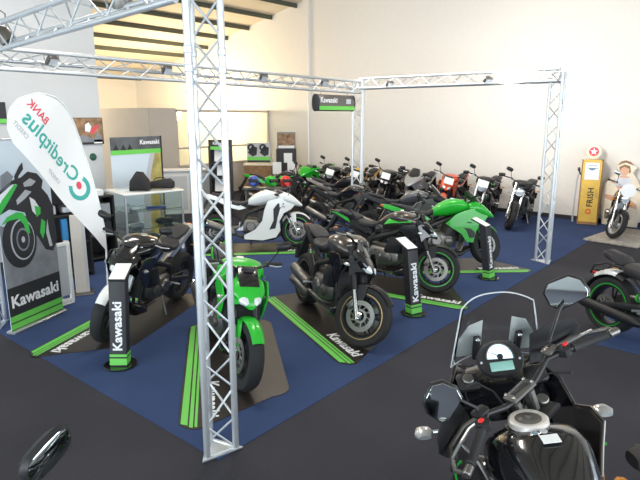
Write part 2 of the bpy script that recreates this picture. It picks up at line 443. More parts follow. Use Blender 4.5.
    # tail
    tl = MB()
    if classic or cruiser:
        tl.arc_shell((RX, 0, .31), .36 if cruiser else .345, 65, 195, .20 if cruiser else .15, n=14)
        tlo = B(tl, 'rear_mudguard', o['tail'] or ('chrome' if classic else main))
        lx, lz = (-1.0, .60) if cruiser else (-.98, .62)
    else:
        zt = .03 if style == 'sport' else 0
        for s_ in (-1, 1):
            pan = [(-.18, .72), (-.30, .80), (-.46, .83+zt), (-.76, .93+zt), (-.92, .955+zt), (-.90, .90+zt), (-.7, .83+zt), (-.45, .735), (-.30, .69)]
            tl.prism(pan, -.008, .008, .004, yf=lambda x, z, s_=s_: s_*(.125+.09*(x+.3) if x < -.3 else .125+.06*(-.3-x)))
        tl.loft([(-.93, 0, .94+zt, .03, .012, 3), (-.88, 0, .935+zt, .06, .022, 3), (-.74, 0, .905+zt, .07, .03, 3), (-.5, 0, .80+zt, .085, .03, 3), (-.3, 0, .745, .09, .03, 3)], 12)
        tlo = B(tl, 'tail_cowl', tailm)
        lx, lz = -.93, .935+zt
    B(MB().loft([(lx-.012, 0, lz, .03, .008, 3), (lx, 0, lz, .05, .02, 3), (lx+.04, 0, lz-.004, .05, .02, 3)], 10), 'tail_light', 'red', tlo)
    if not (classic or cruiser):
        hg = MB().prism([(-.80, .90), (-.86, .90), (-1.02, .62), (-1.04, .50), (-1.01, .50), (-.97, .62)], -.05, .05, .004)
        hg.box((-1.035, 0, .56), (.008, .2, .14), bev=.003, rot=Mat.Rotation(R(-12), 4, 'Y'))
        B(hg, 'plate_hanger', 'black')
    if o.get('whitetop'):
        B(MB().arc_shell((RX, 0, .31), .366, 82, 128, .21, n=8), 'white_fender_piece', 'white', tlo)
        for s_ in (-1, 1): B(MB().tube([(-.60, .13*s_, .74), (-.76, .14*s_, .76), (-.92, .13*s_, .70), (-.98, .10*s_, .60)], .012, 8), 'fender_strut', 'black', tlo)
    if o.get('seatflash'):
        for s_ in (-1, 1): B(MB().prism([(-.56, .80), (-.80, .90), (-.93, .935), (-.80, .925), (-.60, .86)], -.004, .004, .002, yf=lambda x, z, s_=s_: s_*(.136+.09*(x+.3))), 'tail_flash', o['seatflash'], tlo)
    # indicators
    for s_ in (-1, 1):
        fxr = (-.93, .68) if not (classic or cruiser) else (-.86, .66)
        t_ = MB().tube([(fxr[0], .03*s_, fxr[1]), (fxr[0]-.01, .12*s_, fxr[1])], .006, 6)
        t_.loft([(-.03, 0, 0, .012, .008), (-.01, 0, 0, .03, .018), (.02, 0, 0, .028, .016), (.035, 0, 0, .012, .006)], 10)
        n_ = 40; t_.v[-n_:] = [Vec((fxr[0]-.01, .14*s_, fxr[1]))+v for v in t_.v[-n_:]]
        B(t_, 'indicator', 'amber' if s_ > 0 else 'black')
        hp = top+Vec((.10, 0, -.20))
        t_ = MB().tube([hp+Vec((-.02, .08*s_, 0)), hp+Vec((-.02, .19*s_, 0))], .007, 6)
        t_.loft([(-.02, 0, 0, .02, .012), (0, 0, 0, .035, .02), (.03, 0, 0, .02, .012)], 10)
        t_.v[-30:] = [hp+Vec((-.02, .21*s_, 0))+v for v in t_.v[-30:]]
        B(t_, 'indicator', 'amber' if classic else 'silver', root, not sport)
    if 'head' not in skip:
        # head
        hc = top+Vec((.14, 0, -.13))
        if classic or o.get('round'):
            hl = MB().lathe([(.0001, -.09), (.05, -.08), (.08, -.03), (.085, .02), (.08, .03)], hc, (1, 0, -.05), 22, False)
            ho = B(hl, 'headlight', headm, root, True)
            B(MB().lathe([(.082, .015), (.088, .03), (.082, .04), (.074, .032), (.05, .045), (.0001, .052)], hc, (1, 0, -.05), 22, False), 'headlight_lens', 'glass', ho, True)
            B(MB().lathe([(.079, .02), (.09, .024), (.09, .038), (.08, .044)], hc, (1, 0, -.05), 22, True), 'headlight_ring', 'chrome', ho, True)
        elif not sport:
            z = hc.z
            nc = MB().loft([(hc.x-.10, 0, z+.04, .11, .07, 3), (hc.x-.03, 0, z+.02, .145, .095, 2.6, .25), (hc.x+.05, 0, z-.02, .14, .085, 2.4, .35), (hc.x+.11, 0, z-.06, .10, .055, 2.2, .35), (hc.x+.16, 0, z-.10, .035, .02, 2.2)], 16)
            for s_ in (-1, 1):
                nc.prism([(hc.x-.1, z+.02), (hc.x, z+.1), (hc.x+.06, z+.03), (hc.x+.13, z-.07), (hc.x+.02, z-.12), (hc.x-.03, z-.18)], -.006, .006, .003, yf=lambda x, zz, s_=s_: s_*(.13-1.6*max(0, x-hc.x+.02)**1.0*.35))
            ho = B(nc, 'headlight_cowl', headm, root, True)
            for s_ in (-1, 1):
                ln = MB().loft([(-.08, 0, 0, .02, .016, 2.4), (-.03, 0, 0, .050, .038, 2.4), (.03, 0, -.004, .050, .036, 2.4), (.075, 0, -.006, .016, .014, 2.2)], 12)
                ln.tf(Mat.Translation((hc.x+.09, .056*s_, z-.045)) @ Mat.Rotation(R(28), 4, 'Y') @ Mat.Rotation(R(-20*s_), 4, 'Z'))
                B(ln, 'headlight_lens', 'glass', ho, True)
            ws = MB().prism([(hc.x-.06, z+.10), (hc.x-.09, z+.20), (hc.x-.075, z+.20), (hc.x+.06, z+.055), (hc.x+.04, z+.045)], -.09, .09, .004)
            B(ws, 'fly_screen', 'gloss_black', ho, True)
        else:
            z = hc.z; nx = FX-.02 if style == 'sport' else FX+.0
            nc = MB().loft([(.40, 0, .90, .20, .06, 3), (.50, 0, .90, .215, .10, 3), (.60, 0, .87, .18, .10, 2.8), (.70, 0, .82, .13, .075, 2.6), (.78, 0, .775, .08, .045, 2.4), (.83, 0, .75, .03, .018, 2.2)], 18)
            ho = B(nc, 'nose_cowl', headm)
            for s_ in (-1, 1):
                ln = MB().loft([(-.08, 0, 0, .015, .008, 2.4), (-.03, 0, 0, .035, .024, 2.4), (.04, 0, -.004, .032, .020, 2.4), (.08, 0, -.006, .012, .01, 2.2)], 12)
                ln.tf(Mat.Translation((.715, .078*s_, .825)) @ Mat.Rotation(R(28), 4, 'Y') @ Mat.Rotation(R(-24*s_), 4, 'Z'))
                B(ln, 'headlight_lens', 'glass', ho)
            hh = .14 if style == 'sport' else .24
            ws = MB(); pts = []
            NN = 8
            for i in range(6):
                t = i/5; x = .66-.34*t*(.8 if style == 'sport' else .62); zz = .91+hh*t**.8
                for k in range(NN+1):
                    a = pi*k/NN; w_ = .15*(1-.35*t**3); pts.append((x-(1-sin(a))*.10*(1-.4*t), cos(a)*w_, zz-(1-sin(a))*.02))
            nb = len(pts); pts += [(p[0]-.006, p[1]*.98, p[2]-.004) for p in pts]; fs = []
            for i in range(5):
                for k in range(NN):
                    a = i*(NN+1)+k; q = (a, a+1, a+NN+2, a+NN+1); fs.append(q); fs.append(tuple(nb+j for j in q[::-1]))
            edge = [k for k in range(NN+1)]+[i*(NN+1)+NN for i in range(1, 6)]+[5*(NN+1)+k for k in range(NN-1, -1, -1)]+[i*(NN+1) for i in range(4, 0, -1)]
            for i in range(len(edge)):
                a, b = edge[i], edge[(i+1) % len(edge)]; fs.append((b, a, nb+a, nb+b))
            B(ws.add(pts, fs), 'windscreen', 'screen', ho)
            # side fairing
            for s_ in (-1, 1):
                if style == 'sport':
                    out = [(.74, .82), (.58, .90), (.42, .90), (.20, .84), (.14, .68), (.10, .50), (-.02, .35), (-.22, .25), (-.22, .18), (.10, .15), (.34, .20), (.42, .32), (.40, .48), (.48, .62), (.62, .69)]
                else:
                    out = [(.76, .80), (.60, .89), (.40, .88), (.18, .80), (.02, .66), (.10, .60), (.26, .50), (.34, .38), (.46, .36), (.50, .54), (.64, .66)]
                sf = MB().prism(out, -.009, .009, .004, yf=lambda x, zz, s_=s_: s_*(.235-.55*max(0, x-.40)**1.15-.10*max(0, .5-zz)))
                so_ = B(sf, 'side_fairing', main if style == 'sport' or s_ else main)
                if True:
                    v = MB().prism([(.56, .62), (.40, .68), (.20, .66), (.34, .56), (.40, .44), (.47, .44)] if style == 'tourer' else [(.50, .80), (.38, .80), (.30, .70), (.30, .50), (.22, .34), (.33, .36), (.37, .55), (.42, .70)], -.006, .014, .004, yf=lambda x, zz, s_=s_: s_*(.238-.55*max(0, x-.40)**1.15-.10*max(0, .5-zz)))
                    B(v, 'fairing_vent', 'black', so_)
            B(MB().loft([(-.2, 0, .20, .10, .05, 3), (0, 0, .17, .16, .05, 3), (.3, 0, .19, .16, .05, 3), (.44, 0, .26, .12, .04, 3)], 14), 'belly_pan', 'black')
        if style == 'naked' and not o.get('round'):
            for s_ in (-1, 1):
                pn = MB().prism([(.46, .88), (.54, .78), (.50, .66), (.40, .52), (.34, .54), (.36, .70), (.22, .80), (.30, .86)], -.008, .008, .004, yf=lambda x, zz, s_=s_: s_*(.21-.1*max(0, x-.4)-.08*max(0, .75-zz)))
                B(pn, 'radiator_shroud', o.get('shroud', main))
            B(MB().loft([(.12, 0, .19, .07, .03, 3), (.2, 0, .20, .14, .06, 3), (.36, 0, .24, .14, .08, 3), (.44, 0, .30, .09, .05, 3)], 14), 'belly_pan', accent)
    if 'bars' not in skip:
        # handlebar and controls
        hb = MB(); bz = top.z+{'sport': -.02, 'tourer': .05, 'classic': .12, 'cruiser': .10}.get(style, .07); bx = top.x-.01
        wd = {'sport': .33, 'cruiser': .40}.get(style, .38)
        sweep = .10 if style != 'cruiser' else .25
        path = [(bx-sweep, wd, bz), (bx-sweep*.35, wd*.62, bz+.005), (bx+.02, wd*.40, bz-.01), (bx+.02, wd*.16, bz-.04), (bx+.02, -wd*.16, bz-.04), (bx+.02, -wd*.40, bz-.01), (bx-sweep*.35, -wd*.62, bz+.005), (bx-sweep, -wd, bz)]
        hb.tube(path, .0125, 10)
        hbo = B(hb, 'handlebar', 'black' if not classic else 'chrome', root, True)
        for s_ in (-1, 1):
            a = Vec((bx-sweep, wd*s_, bz)); b = Vec((bx-sweep*.35, wd*.62*s_, bz+.005))
            B(MB().tube([a.lerp(b, -.05), a.lerp(b, .02), a.lerp(b, .9)], [.020, .018, .018], 10), 'grip', 'rubber', hbo, True)
            B(MB().tube([b.lerp(a, .0)+Vec((.03, 0, -.005)), a.lerp(b, .5)+Vec((.065, 0, -.01)), a.lerp(b, .05)+Vec((.055, 0, -.01))], [.009, .007, .005], 6), 'lever', 'alu', hbo, True)
            B(MB().box(b+Vec((0, -.01*s_, 0)), (.05, .05, .045), bev=.01), 'switchgear', 'black', hbo, True)
            ms = b+Vec((.01, 0, .01)); me_ = ms+Vec((.06, .07*s_, .16 if style != 'cruiser' else .14))
            if sport: ms = Vec((.56, .17*s_, .93)); me_ = Vec((.60, .30*s_, 1.04))
            mi = MB().tube([ms, ms.lerp(me_, .5)+Vec((.02, 0, .01)), me_], .006, 6)
            mi.loft([(-.012, 0, 0, .060, .030, 3.2), (.0, 0, 0, .075, .042, 3.2), (.02, 0, 0, .060, .032, 3), (.032, 0, 0, .03, .012, 2.6)], 14)
            q = Mat.Translation(me_+Vec((0, .03*s_, .02))) @ Mat.Rotation(R(12*s_), 4, 'X')
            mi.v[-56:] = [q @ v for v in mi.v[-56:]]
            mio = B(mi, 'mirror', 'black' if not classic else 'chrome', root, not sport)
            g = MB().loft([(-.0155, 0, 0, .052, .024, 3), (-.0125, 0, 0, .064, .034, 3)], 14).tf(q)
            B(g, 'mirror_glass', 'mirror', mio, not sport)
        gp = top+Vec((.07, 0, .03))
        gg = MB().loft([(-.02, 0, 0, .05, .03, 3), (0, 0, 0, .075, .045, 3), (.03, 0, 0, .06, .03, 3)], 14)
        gg.tf(Mat.Translation(gp) @ Mat.Rotation(R(38), 4, 'Y'))
        go = B(gg, 'instrument_cluster', 'black', root, not sport)
        B(MB().loft([(-.024, 0, 0, .04, .022, 3), (-.019, 0, 0, .055, .03, 3)], 14).tf(Mat.Translation(gp) @ Mat.Rotation(R(38), 4, 'Y')), 'display', 'cyan', go, not sport)
    # pegs, kickstand, brake pedal
    for s_ in (-1, 1):
        B(MB().tube([(-.28, .13*s_, .38), (-.30, .25*s_, .38)], .012, 8).prism([(-.34, .33), (-.22, .33), (-.2, .45), (-.30, .47)], .125*s_-.004, .125*s_+.004, .002), 'footpeg', 'alu')
    B(MB().tube([(-.12, .12, .30), (-.10, .22, .012+.22*math.tan(R(-lean)))], .012, 8), 'kickstand', 'steel')
    if plate:
        B(MB().box((hc.x+.16, 0, hc.z+.12), (.004, .22, .16), bev=.002, rot=Mat.Rotation(R(-25), 4, 'Y')), 'price_card', 'paper', root, True)
    return root
# ------------------------------------------------------------------ the hall
GW = 11.53; SLOPE = .212
def roofz(v): return 5.82-SLOPE*(v-9.6)
VE = 18.78; RV = -6.5; RIDGE = 4.2
def zt(v): return roofz(v) if v >= RIDGE else roofz(RIDGE)-SLOPE*(RIDGE-v)
U0 = -9.0
fl = MB().box(((U0+GW)/2, (VE+RV)/2, -.06), (GW-U0+.4, VE-RV+.4, .12)); struct('floor', fl, 'carpet')
c1 = MB().box(((-.12+11.5)/2, 3.0, .003), (11.62, 6.2, .006))
struct('floor_inlay_blue', c1, 'carpetb')
c2 = MB().box((6.4, -4.2, .003), (5.1, 5.46, .006)); struct('floor_inlay_blue_second', c2, 'carpetb')
c3 = MB().box((10.5, -3.6, .003), (2.0, 6.2, .006)); struct('floor_inlay_blue_third', c3, 'carpetb')
g = MB(); N = [RV, RIDGE, VE]
out = [(RV, 0), (VE, 0), (VE, zt(VE)), (RIDGE, zt(RIDGE)), (RV, zt(RV))]
g.prism(out, GW, GW+.2, .001, plane='yz'); struct('wall_far', g, 'wall')
struct('wall_left', MB().box(((U0+GW)/2, VE+.1, zt(VE)/2), (GW-U0, .2, zt(VE))), 'wall')
# entrance side: glazed fronts behind the camera let the daylight in
def glazed(name, p0, p1, h, sill, nb):
    p0 = Vec((*p0, 0)); p1 = Vec((*p1, 0)); d = (p1-p0); L = d.length; a = atan2(d.y, d.x); c = (p0+p1)/2
    mb = MB().box(c+Vec((0, 0, sill/2)), (L, .2, sill), rz=a).box(c+Vec((0, 0, (h+zt(-6.5))/2+.25)), (L, .2, max(.2, zt(-6.5)-h+.5)), rz=a)
    struct('wall_'+name, mb, 'wallw')
    w = MB()
    for i in range(nb+1):
        w.box(p0+d*i/nb+Vec((0, 0, (sill+h)/2)), (.08, .12, h-sill), rz=a)
    w.box(c+Vec((0, 0, h-.04)), (L, .12, .08), rz=a).box(c+Vec((0, 0, sill+.04)), (L, .12, .08), rz=a)
    return w
w1 = glazed('front', (U0, RV), (U0, VE), 3.3, .3, 8); struct('window_1', w1, 'alu')
w2 = glazed('right', (U0, RV), (GW, RV), 3.3, .6, 8); struct('window_2', w2, 'alu')
rf = MB()
for a, b in ((RV, RIDGE), (RIDGE, VE)):
    rf.add([(U0, a, zt(a)), (GW, a, zt(a)), (GW, b, zt(b)), (U0, b, zt(b)), (U0, a, zt(a)+.12), (GW, a, zt(a)+.12), (GW, b, zt(b)+.12), (U0, b, zt(b)+.12)],
           [(0, 1, 2, 3), (7, 6, 5, 4), (0, 4, 5, 1), (1, 5, 6, 2), (2, 6, 7, 3), (3, 7, 4, 0)])
struct('ceiling', rf, 'roof')
pl = [9.6-1.09*k for k in range(-8, 14)]
k_ = 0
for v in pl:
    if v < RV+.3 or v > VE-.3: continue
    k_ += 1
    tag(MB().box(((U0+GW)/2, v, zt(v)-.07), (GW-U0-.02, .05, .13), bev=.008).build('ceiling_purlin', 'purlin'), kind='structure')
struct('baseboard_far', MB().box((GW-.008, 4.5, .05), (.016, 20, .10), bev=.004), 'pdark')
# tall white office front on the left and lower partitions behind it
struct('wall_office', MB().box((-1.95, 7.1, 2.85), (10.30, .16, 5.7)), 'wallw')
struct('wall_office_side', MB().box((3.12, 8.3, 2.8), (.16, 2.3, 5.55)), 'wallw')
struct('wall_partition', MB().box((6.85, 14.0, 1.31), (.12, 6.2, 2.62)), 'part')
struct('wall_partition_front', MB().box((7.25, 10.93, 1.31), (.90, .12, 2.62)), 'part')
gf = MB()
for z, h in ((2.55, .07), (1.47, .05), (.95, .06)): gf.box((9.6, 10.93, z), (3.84, .07, h), bev=.01)
for u in (7.74, 11.48): gf.box((u, 10.93, 1.29), (.06, .07, 2.58), bev=.008)
gf.box((9.6, 10.93, .47), (3.8, .05, .93)); struct('window_3', gf, 'part')
struct('window_3_pane', MB().box((9.6, 10.95, 1.75), (3.7, .008, 1.55)), 'pane')
# wall socket strip and service pipe on the far wall
sk = thing('wall_socket', 'small white double socket low on the far wall left of the petrol pump', 'socket', (GW, 1.42, .30))
MB().box((-.012, 0, 0), (.022, .24, .08), bev=.006).build('faceplate', 'paper', sk)
MB().cyl((-.028, .055, 0), .024, .01, (1, 0, 0), 14).build('outlet', 'greyp', sk); MB().cyl((-.028, -.055, 0), .024, .01, (1, 0, 0), 14).build('outlet', 'greyp', sk)
tag(MB().tube([(GW-.06, 9.1, 0.02), (GW-.06, 9.1, zt(9.1)-.02)], .035, 12).build('service_pipe', 'white'), 'thin white vertical pipe running up the far wall above the back bikes', 'pipe')

# ------------------------------------------------------------------ truss gantry
def tri_truss(p0, p1, side, step=.30, cr=.024, br=.0085, up=(0, 0, 1), flip=1, inset=0.):
    p0 = Vec(p0); p1 = Vec(p1); t = (p1-p0).normalized(); L = (p1-p0).length
    a = Vec(up); a = (a-t*a.dot(t)).normalized(); b = t.cross(a).normalized()*flip
    h = side*.866
    offs = [a*(side/2)-b*h/3, -a*(side/2)-b*h/3, b*h*2/3]
    ch = MB(); bz = MB()
    for o in offs: ch.tube([p0+o, p1+o], cr, 12)
    n = max(2, round(L/step)); n += n % 2
    for i, j in ((0, 1), (1, 2), (2, 0)):
        for k in range(n):
            q0, q1 = (i, j) if k % 2 == 0 else (j, i)
            bz.tube([p0+offs[q0]+t*L*k/n, p0+offs[q1]+t*L*(k+1)/n], br, 6)
    for s_ in [0, .5*inset, L-.5*inset, L] if inset else [0, L]:
        for i, j in ((0, 1), (1, 2), (2, 0)): bz.tube([p0+offs[i]+t*s_, p0+offs[j]+t*s_], br, 6)
    return ch, bz
TA, TB, TC, TD = 3.36, 3.07, 3.09, 3.17
tr = thing('truss_gantry', 'silver aluminium lattice truss gantry framing the blue carpet display area', 'truss', (0, 0, 0))
def seg(name, p0, p1, side=.235, **k):
    ch, bz = tri_truss(p0, p1, side, **k); o = ch.build(name, 'truss', tr); bz.build('bracing', 'truss', o); return o
CX = dict(A=((-.035, .003), (.09, -.03, 0)), B=((7.05, .04), (1, -.6, 0)), C=((7.05, 3.9), (1, 1, 0)), D=((-.05, 3.95), (-1, 1, 0)))
# columns: A has its single chord to the right, two to the left as seen
for kx, top_, up_ in (('A', TA, (-.255, .967, 0)), ('B', TB, (-.35, -.9, 0)), ('C', TC, (.9, .5, 0)), ('D', TD, (.6, .8, 0))):
    (x, y), _ = CX[kx]
    c_ = seg('column', (x, y, .02), (x, y, top_), up=up_, side=.225, step=.26)
    for zj in ((top_-.56, top_-.45) if kx != 'A' else (top_-.73, top_-.62)):
        a = Vec(up_).normalized(); b = Vec((0, 0, 1)).cross(a)
        for o_ in (a*.1125-b*.065, -a*.1125-b*.065, b*.13):
            MB().cyl(Vec((x, y, zj+.055))+o_, .029, .045, (0, 0, 1), 12).build('coupler', 'truss', c_)
    bp = MB(); a = Vec(up_).normalized(); b = Vec((0, 0, 1)).cross(a); q = .16 if kx != 'B' else .19
    pts = [Vec((x, y, 0))+a*q-b*.09, Vec((x, y, 0))+b*.19, Vec((x, y, 0))-a*q-b*.09]
    bp.prism([(p.x, p.y) for p in pts], .007, .02, .002, plane='xy')
    bp.build('base_plate', 'truss', tr)
H2 = .1125
seg('beam', (-.06, .12, TA-H2-.03), (-.06, 3.95, TD-H2), up=(0, 0, 1), side=.225, step=.30, flip=1)
seg('beam', (-.05, 3.93, 3.13-H2), (7.05, 3.93, 3.07-H2), up=(0, 0, 1), side=.215, step=.30, flip=-1)
seg('beam', (7.06, 3.9, 3.07-.072), (7.06, .04, 3.07-.072), up=(1, 0, 0), side=.215, step=.30, flip=1)
for n_, p in (('corner_block', (-.06, 3.95, TD-H2)), ('corner_block', (7.06, 3.92, 2.96)), ('corner_block', (7.06, .04, 2.96)), ('corner_block', (-.03, .02, TA-H2))):
    MB().box(p, (.09, .09, .09), bev=.02).build(n_, 'truss', tr)

def spotlight(name, label, p, aim, group, big=False):
    root = thing(name, label, 'spotlight', p, 0, group)
    d = (Vec(aim)-Vec(p)).normalized(); s = 2.1 if big else 1.
    hd = MB()
    if big:
        hd.lathe([(.0001, -.10), (.04, -.095), (.075, -.045), (.08, .08), (.074, .08), (.068, -.03), (.0001, -.07)], d*.12+Vec((0, 0, -.12)), d, 20, False)
        ho = hd.build('lamp_head', 'steel', root)
        MB().lathe([(.0001, .04), (.073, .045)], d*.12+Vec((0, 0, -.12)), d, 20, False).build('lamp_lens', 'bluegrey', ho)
        MB().tube([(-.09, 0, -.12), (-.09, 0, .0), (0, 0, .05), (.09, 0, 0), (.09, 0, -.12)], .008, 6).build('bracket', 'steel', root)
    else:
        q = d.to_track_quat('Z', 'Y').to_matrix().to_4x4(); q.translation = Vec((0, 0, -.0))
        hd.box((0, 0, 0), (.15, .11, .06), bev=.015).tf(q)
        ho = hd.build('lamp_head', 'steel', root)
        MB().box((0, 0, .034), (.12, .08, .004)).tf(q).build('lamp_lens', 'glass', ho)
        MB().tube([(-.085, 0, 0), (-.085, 0, .06), (.085, 0, .06), (.085, 0, 0)], .006, 6).build('bracket', 'steel', root)
    return root
fl_g = 'floodlights on the truss beams'
for p, lab in (((.87, 3.86, 3.03), 'small black floodlight on the back beam, leftmost, above the feather flag'),
               ((2.46, 3.86, 3.02), 'small floodlight on the back beam, just left of the big near column'),
               ((4.33, 3.86, 3.01), 'small black floodlight on the back beam, right of the big near column'),
               ((5.9, 3.86, 3.0), 'small black floodlight on the back beam above the hanging light box'),
               ((6.98, 3.14, 2.99), 'small black floodlight on the right beam near its hidden corner column'),
               ((6.98, 1.18, 2.99), 'small black floodlight on the right beam nearest the right column')):
    spotlight('floodlight', lab, p, (p[0]*.6+1.4, p[1]*.5-1.0, .8), fl_g)
spotlight('par_can', 'round metal stage lamp on the near left beam, higher in the photo', (0.02, 1.0, 3.50), (1.0, 1.5, 1.0), None, True)
spotlight('par_can', 'round metal stage lamp at the far left end of the near beam', (-.02, 3.05, 3.36), (1.0, 1.5, 1.0), None, True)

# hanging light box
lb = thing('hanging_light_box', 'dark barrel-shaped light box with a green lower band hanging under the back beam', 'light box', (6.24, 3.9, 2.64))
sec = lambda r0, a0, a1, n: [(cos(R(a0+(a1-a0)*i/n))*.075*r0, sin(R(a0+(a1-a0)*i/n))*.15*r0) for i in range(n+1)]
b_ = MB(); b_.loft([(-.55, 0, 0, .07, .145, 2.4), (-.54, 0, 0, .078, .152, 2.4), (.54, 0, 0, .078, .152, 2.4), (.55, 0, 0, .07, .145, 2.4)], 24)
b_.build('housing', 'steel', lb)
MB().loft([(-.575, 0, 0, .06, .13, 2.4), (-.565, 0, 0, .082, .156, 2.4), (-.535, 0, 0, .082, .156, 2.4)], 24).build('end_cap', 'pdark', lb)
MB().loft([(.535, 0, 0, .082, .156, 2.4), (.565, 0, 0, .082, .156, 2.4), (.575, 0, 0, .06, .13, 2.4)], 24).build('end_cap', 'pdark', lb)
MB().box((0, -.078, -.095), (1.07, .012, .075), bev=.004).build('green_band', 'lime', lb)
text('lettering', 'Kawasaki', .13, 'paper', lb, frame_m((-.26, -.083, .045), (1, 0, 0), (0, 0, 1)), .03)
MB().box((.34, -.081, .03), (.15, .006, .09), bev=.002).build('small_panel', 'greyp', lb)
for x in (-.4, .4): MB().tube([(x, 0, .14), (x, 0, .27)], .005, 6).build('hanger', 'steel', lb)

# ------------------------------------------------------------------ display mats
def display_mat(label, f, h, L=2.36, W=.95, back=1.92, side=.52, letters=True):
    """f front wheel contact, h heading; stripe on the rider's right"""
    Lh = hypot(*h); a = atan2(h[1], h[0])
    r = thing('display_mat', label, 'mat', (f[0], f[1], .006), a, 'floor mats with green stripes under the front-row bikes')
    x1 = L-back; x0 = -back; y0 = -side; y1 = W-side; c = .16
    out = []
    for cx, cy, a0 in ((x1-c, y0+c, -90), (x1-c-.42, y1-c, 0), (x0+c, y1-c, 90), (x0+c, y0+c, 180)):
        for k in range(7): t = R(a0+15*k); out.append((cx+c*cos(t), cy+c*sin(t)))
    MB().prism(out, 0, .005, .001, plane='xy').build('mat_sheet', 'mat_', r)
    st = MB()
    for yy, w in ((y0+.02, .055), (y0+.088, .03), (y0+.13, .022)):
        i = c*.62 if yy < y0+.05 else c*.25
        st.prism([(x0+i, yy), (x1-i, yy), (x1-i*.7, yy+w), (x0+i*.7, yy+w)], .0052, .0062, .0003, plane='xy')
    st.build('green_stripe', 'lime', r)
    if letters: text('lettering', 'Kawasaki', .17, 'paper', r, frame_m((x1-.48, y0+.26, .0062), (1, 0, 0), (0, 1, 0)), .03, ext=.0004)
    return r
# ------------------------------------------------------------------ totem display stands
def totem(label, p, rz, h=1.0):
    SH = Mat(((1, 0, -.15, 0), (0, 1, 0, 0), (0, 0, 1, 0), (0, 0, 0, 1)))
    r = thing('display_totem', label, 'display stand', (p[0], p[1], .012), rz, 'slim information stands beside the front-row bikes')
    # local: +x is the lettered front, top slopes up to the back
    MB().lathe([(.0001, 0), (.155, 0), (.16, .006), (.155, .012), (.0001, .012)], (-.03, 0, 0), (0, 0, 1), 32, False).build('foot_plate', 'gloss_black', r)
    MB().prism([(-.075, .012), (.035, .012), (.035, h-.03), (-.075, h+.01)], -.08, .08, .004).tf(SH).build('column', 'pdark', r)
    gb = MB().box((-.02, 0, .055), (.118, .168, .065), bev=.002).box((-.02, 0, .115), (.118, .168, .025), bev=.002)
    gb.tf(SH).build('green_foot_band', 'lime', r)
    q = Mat.Translation((-.085-.15*h, 0, h+.03)) @ Mat.Rotation(R(22), 4, 'Y')
    MB().box((0, 0, 0), (.26, .17, .02), bev=.004).tf(q).build('lectern_top', 'pdark', r)
    MB().box((0, 0, .013), (.25, .155, .003)).tf(q).build('info_card', 'paper', r)
    text('lettering', 'Kawasaki', .125, 'paper', r, SH @ frame_m((.0362, 0, .40), (0, 0, 1), (0, -1, 0)), .03)
    return r
# ------------------------------------------------------------------ bikes of the front display
Z_ = dict(twin=True)
motorcycle('motorcycle', 'black naked motorcycle behind the leftmost information stand, facing the lower left', (.53, 2.52), (-.90, -.43), 'naked', 'gloss_black', steer=8, opts=dict(tail='silver', fender='white', flash=None, fork='silver'), z0=.016, lean=-10, scale=1.05)
motorcycle('motorcycle', 'bright green naked motorcycle with black fly screen, right behind the big near truss column', (.72, .56), (-.50, -.866), 'naked', 'green', steer=6, opts=dict(stripe=None, flash='green', fork='black'), z0=.012, scale=1.04)
motorcycle('motorcycle', 'graphite naked motorcycle with stub silencers and turned front wheel, centre of the display', (2.16, .33), (-.47, -.88), 'naked', 'brown', steer=38, opts=dict(twin=True, headm='gloss_black', tail='black', fender='black', stripe='bronze', engine='steel', shroud='gloss_black', muffler='steel', cover='steel'), z0=.012, scale=1.07)
motorcycle('motorcycle', 'black naked motorcycle with green tank panels and green rim line, behind the central information stand', (4.35, .62), (.12, -.99), 'naked', 'brown', steer=18, opts=dict(flash='green', tail='black', fender='black', stripe='green', headm='gloss_black', shroud='gloss_black', seatflash='green'), z0=.012, scale=1.05)
motorcycle('motorcycle', 'bright green sports tourer with half fairing, side-on behind the right information stand', (6.25, .72), (.68, -.73), 'tourer', 'green', steer=30, opts=dict(tail='green', fender='green', seatm='black'), z0=.012, scale=1.05)
motorcycle('motorcycle', 'white fully faired sports motorcycle facing right behind the centre group', (5.20, 3.95), (.72, -.68), 'sport', 'white', steer=12, opts=dict(tail='white', fender='white', stripe='green'), z0=.012, scale=1.03)
motorcycle('motorcycle', 'all black motorcycle standing further back, right of the white sports bike nose', (6.7, 3.2), (.1, -.99), 'naked', 'gloss_black', steer=20, opts=dict(fender='gloss_black'), z0=.012, hi=False)
motorcycle('motorcycle', 'dark grey motorcycle half hidden behind the green-panelled one, its tank showing above', (7.0, 1.85), (.45, -.89), 'tourer', 'grey', steer=10, opts=dict(headm='black', tail='black'), z0=.012, hi=False)
# row along the far wall
row = [
 (9.34, 1.56, 'naked', 'black', 'dark motorcycle with chrome headlight, last in the wall row by the right truss column', dict(round=True, headm='chrome', fork='chrome', fender='black'), 22, False),
 (9.55, 2.50, 'naked', 'black', 'black motorcycle with white price card in the wall row, right of the orange one', dict(round=True, headm='black', flash='lime', fork='alu'), 20, True),
 (9.6, 3.40, 'naked', 'orange', 'orange-red motorcycle standing in the row along the far wall', dict(tail='orange', headm='orange', shroud='orange'), 24, True),
 (9.5, 4.25, 'tourer', 'silver', 'silver faired motorcycle in the wall row, left of the orange one', dict(tail='silver', fork='steel'), 18, False),
 (9.6, 5.15, 'naked', 'gloss_black', 'black motorcycle in the wall row between the silver one and the truss corner column', dict(fork='black'), 22, True),
 (9.5, 6.05, 'naked', 'yellow', 'amber-yellow motorcycle behind the hidden corner column of the truss', dict(headm='black', tail='yellow', shroud='yellow'), 20, True),
 (9.55, 6.95, 'naked', 'gloss_black', 'black motorcycle in the wall row left of the corner column', dict(round=True, fork='black'), 25, True),
 (9.5, 7.75, 'sport', 'green', 'green and black sports motorcycle at the left end of the far wall row', dict(tail='green', headm='green'), 15, False),
]
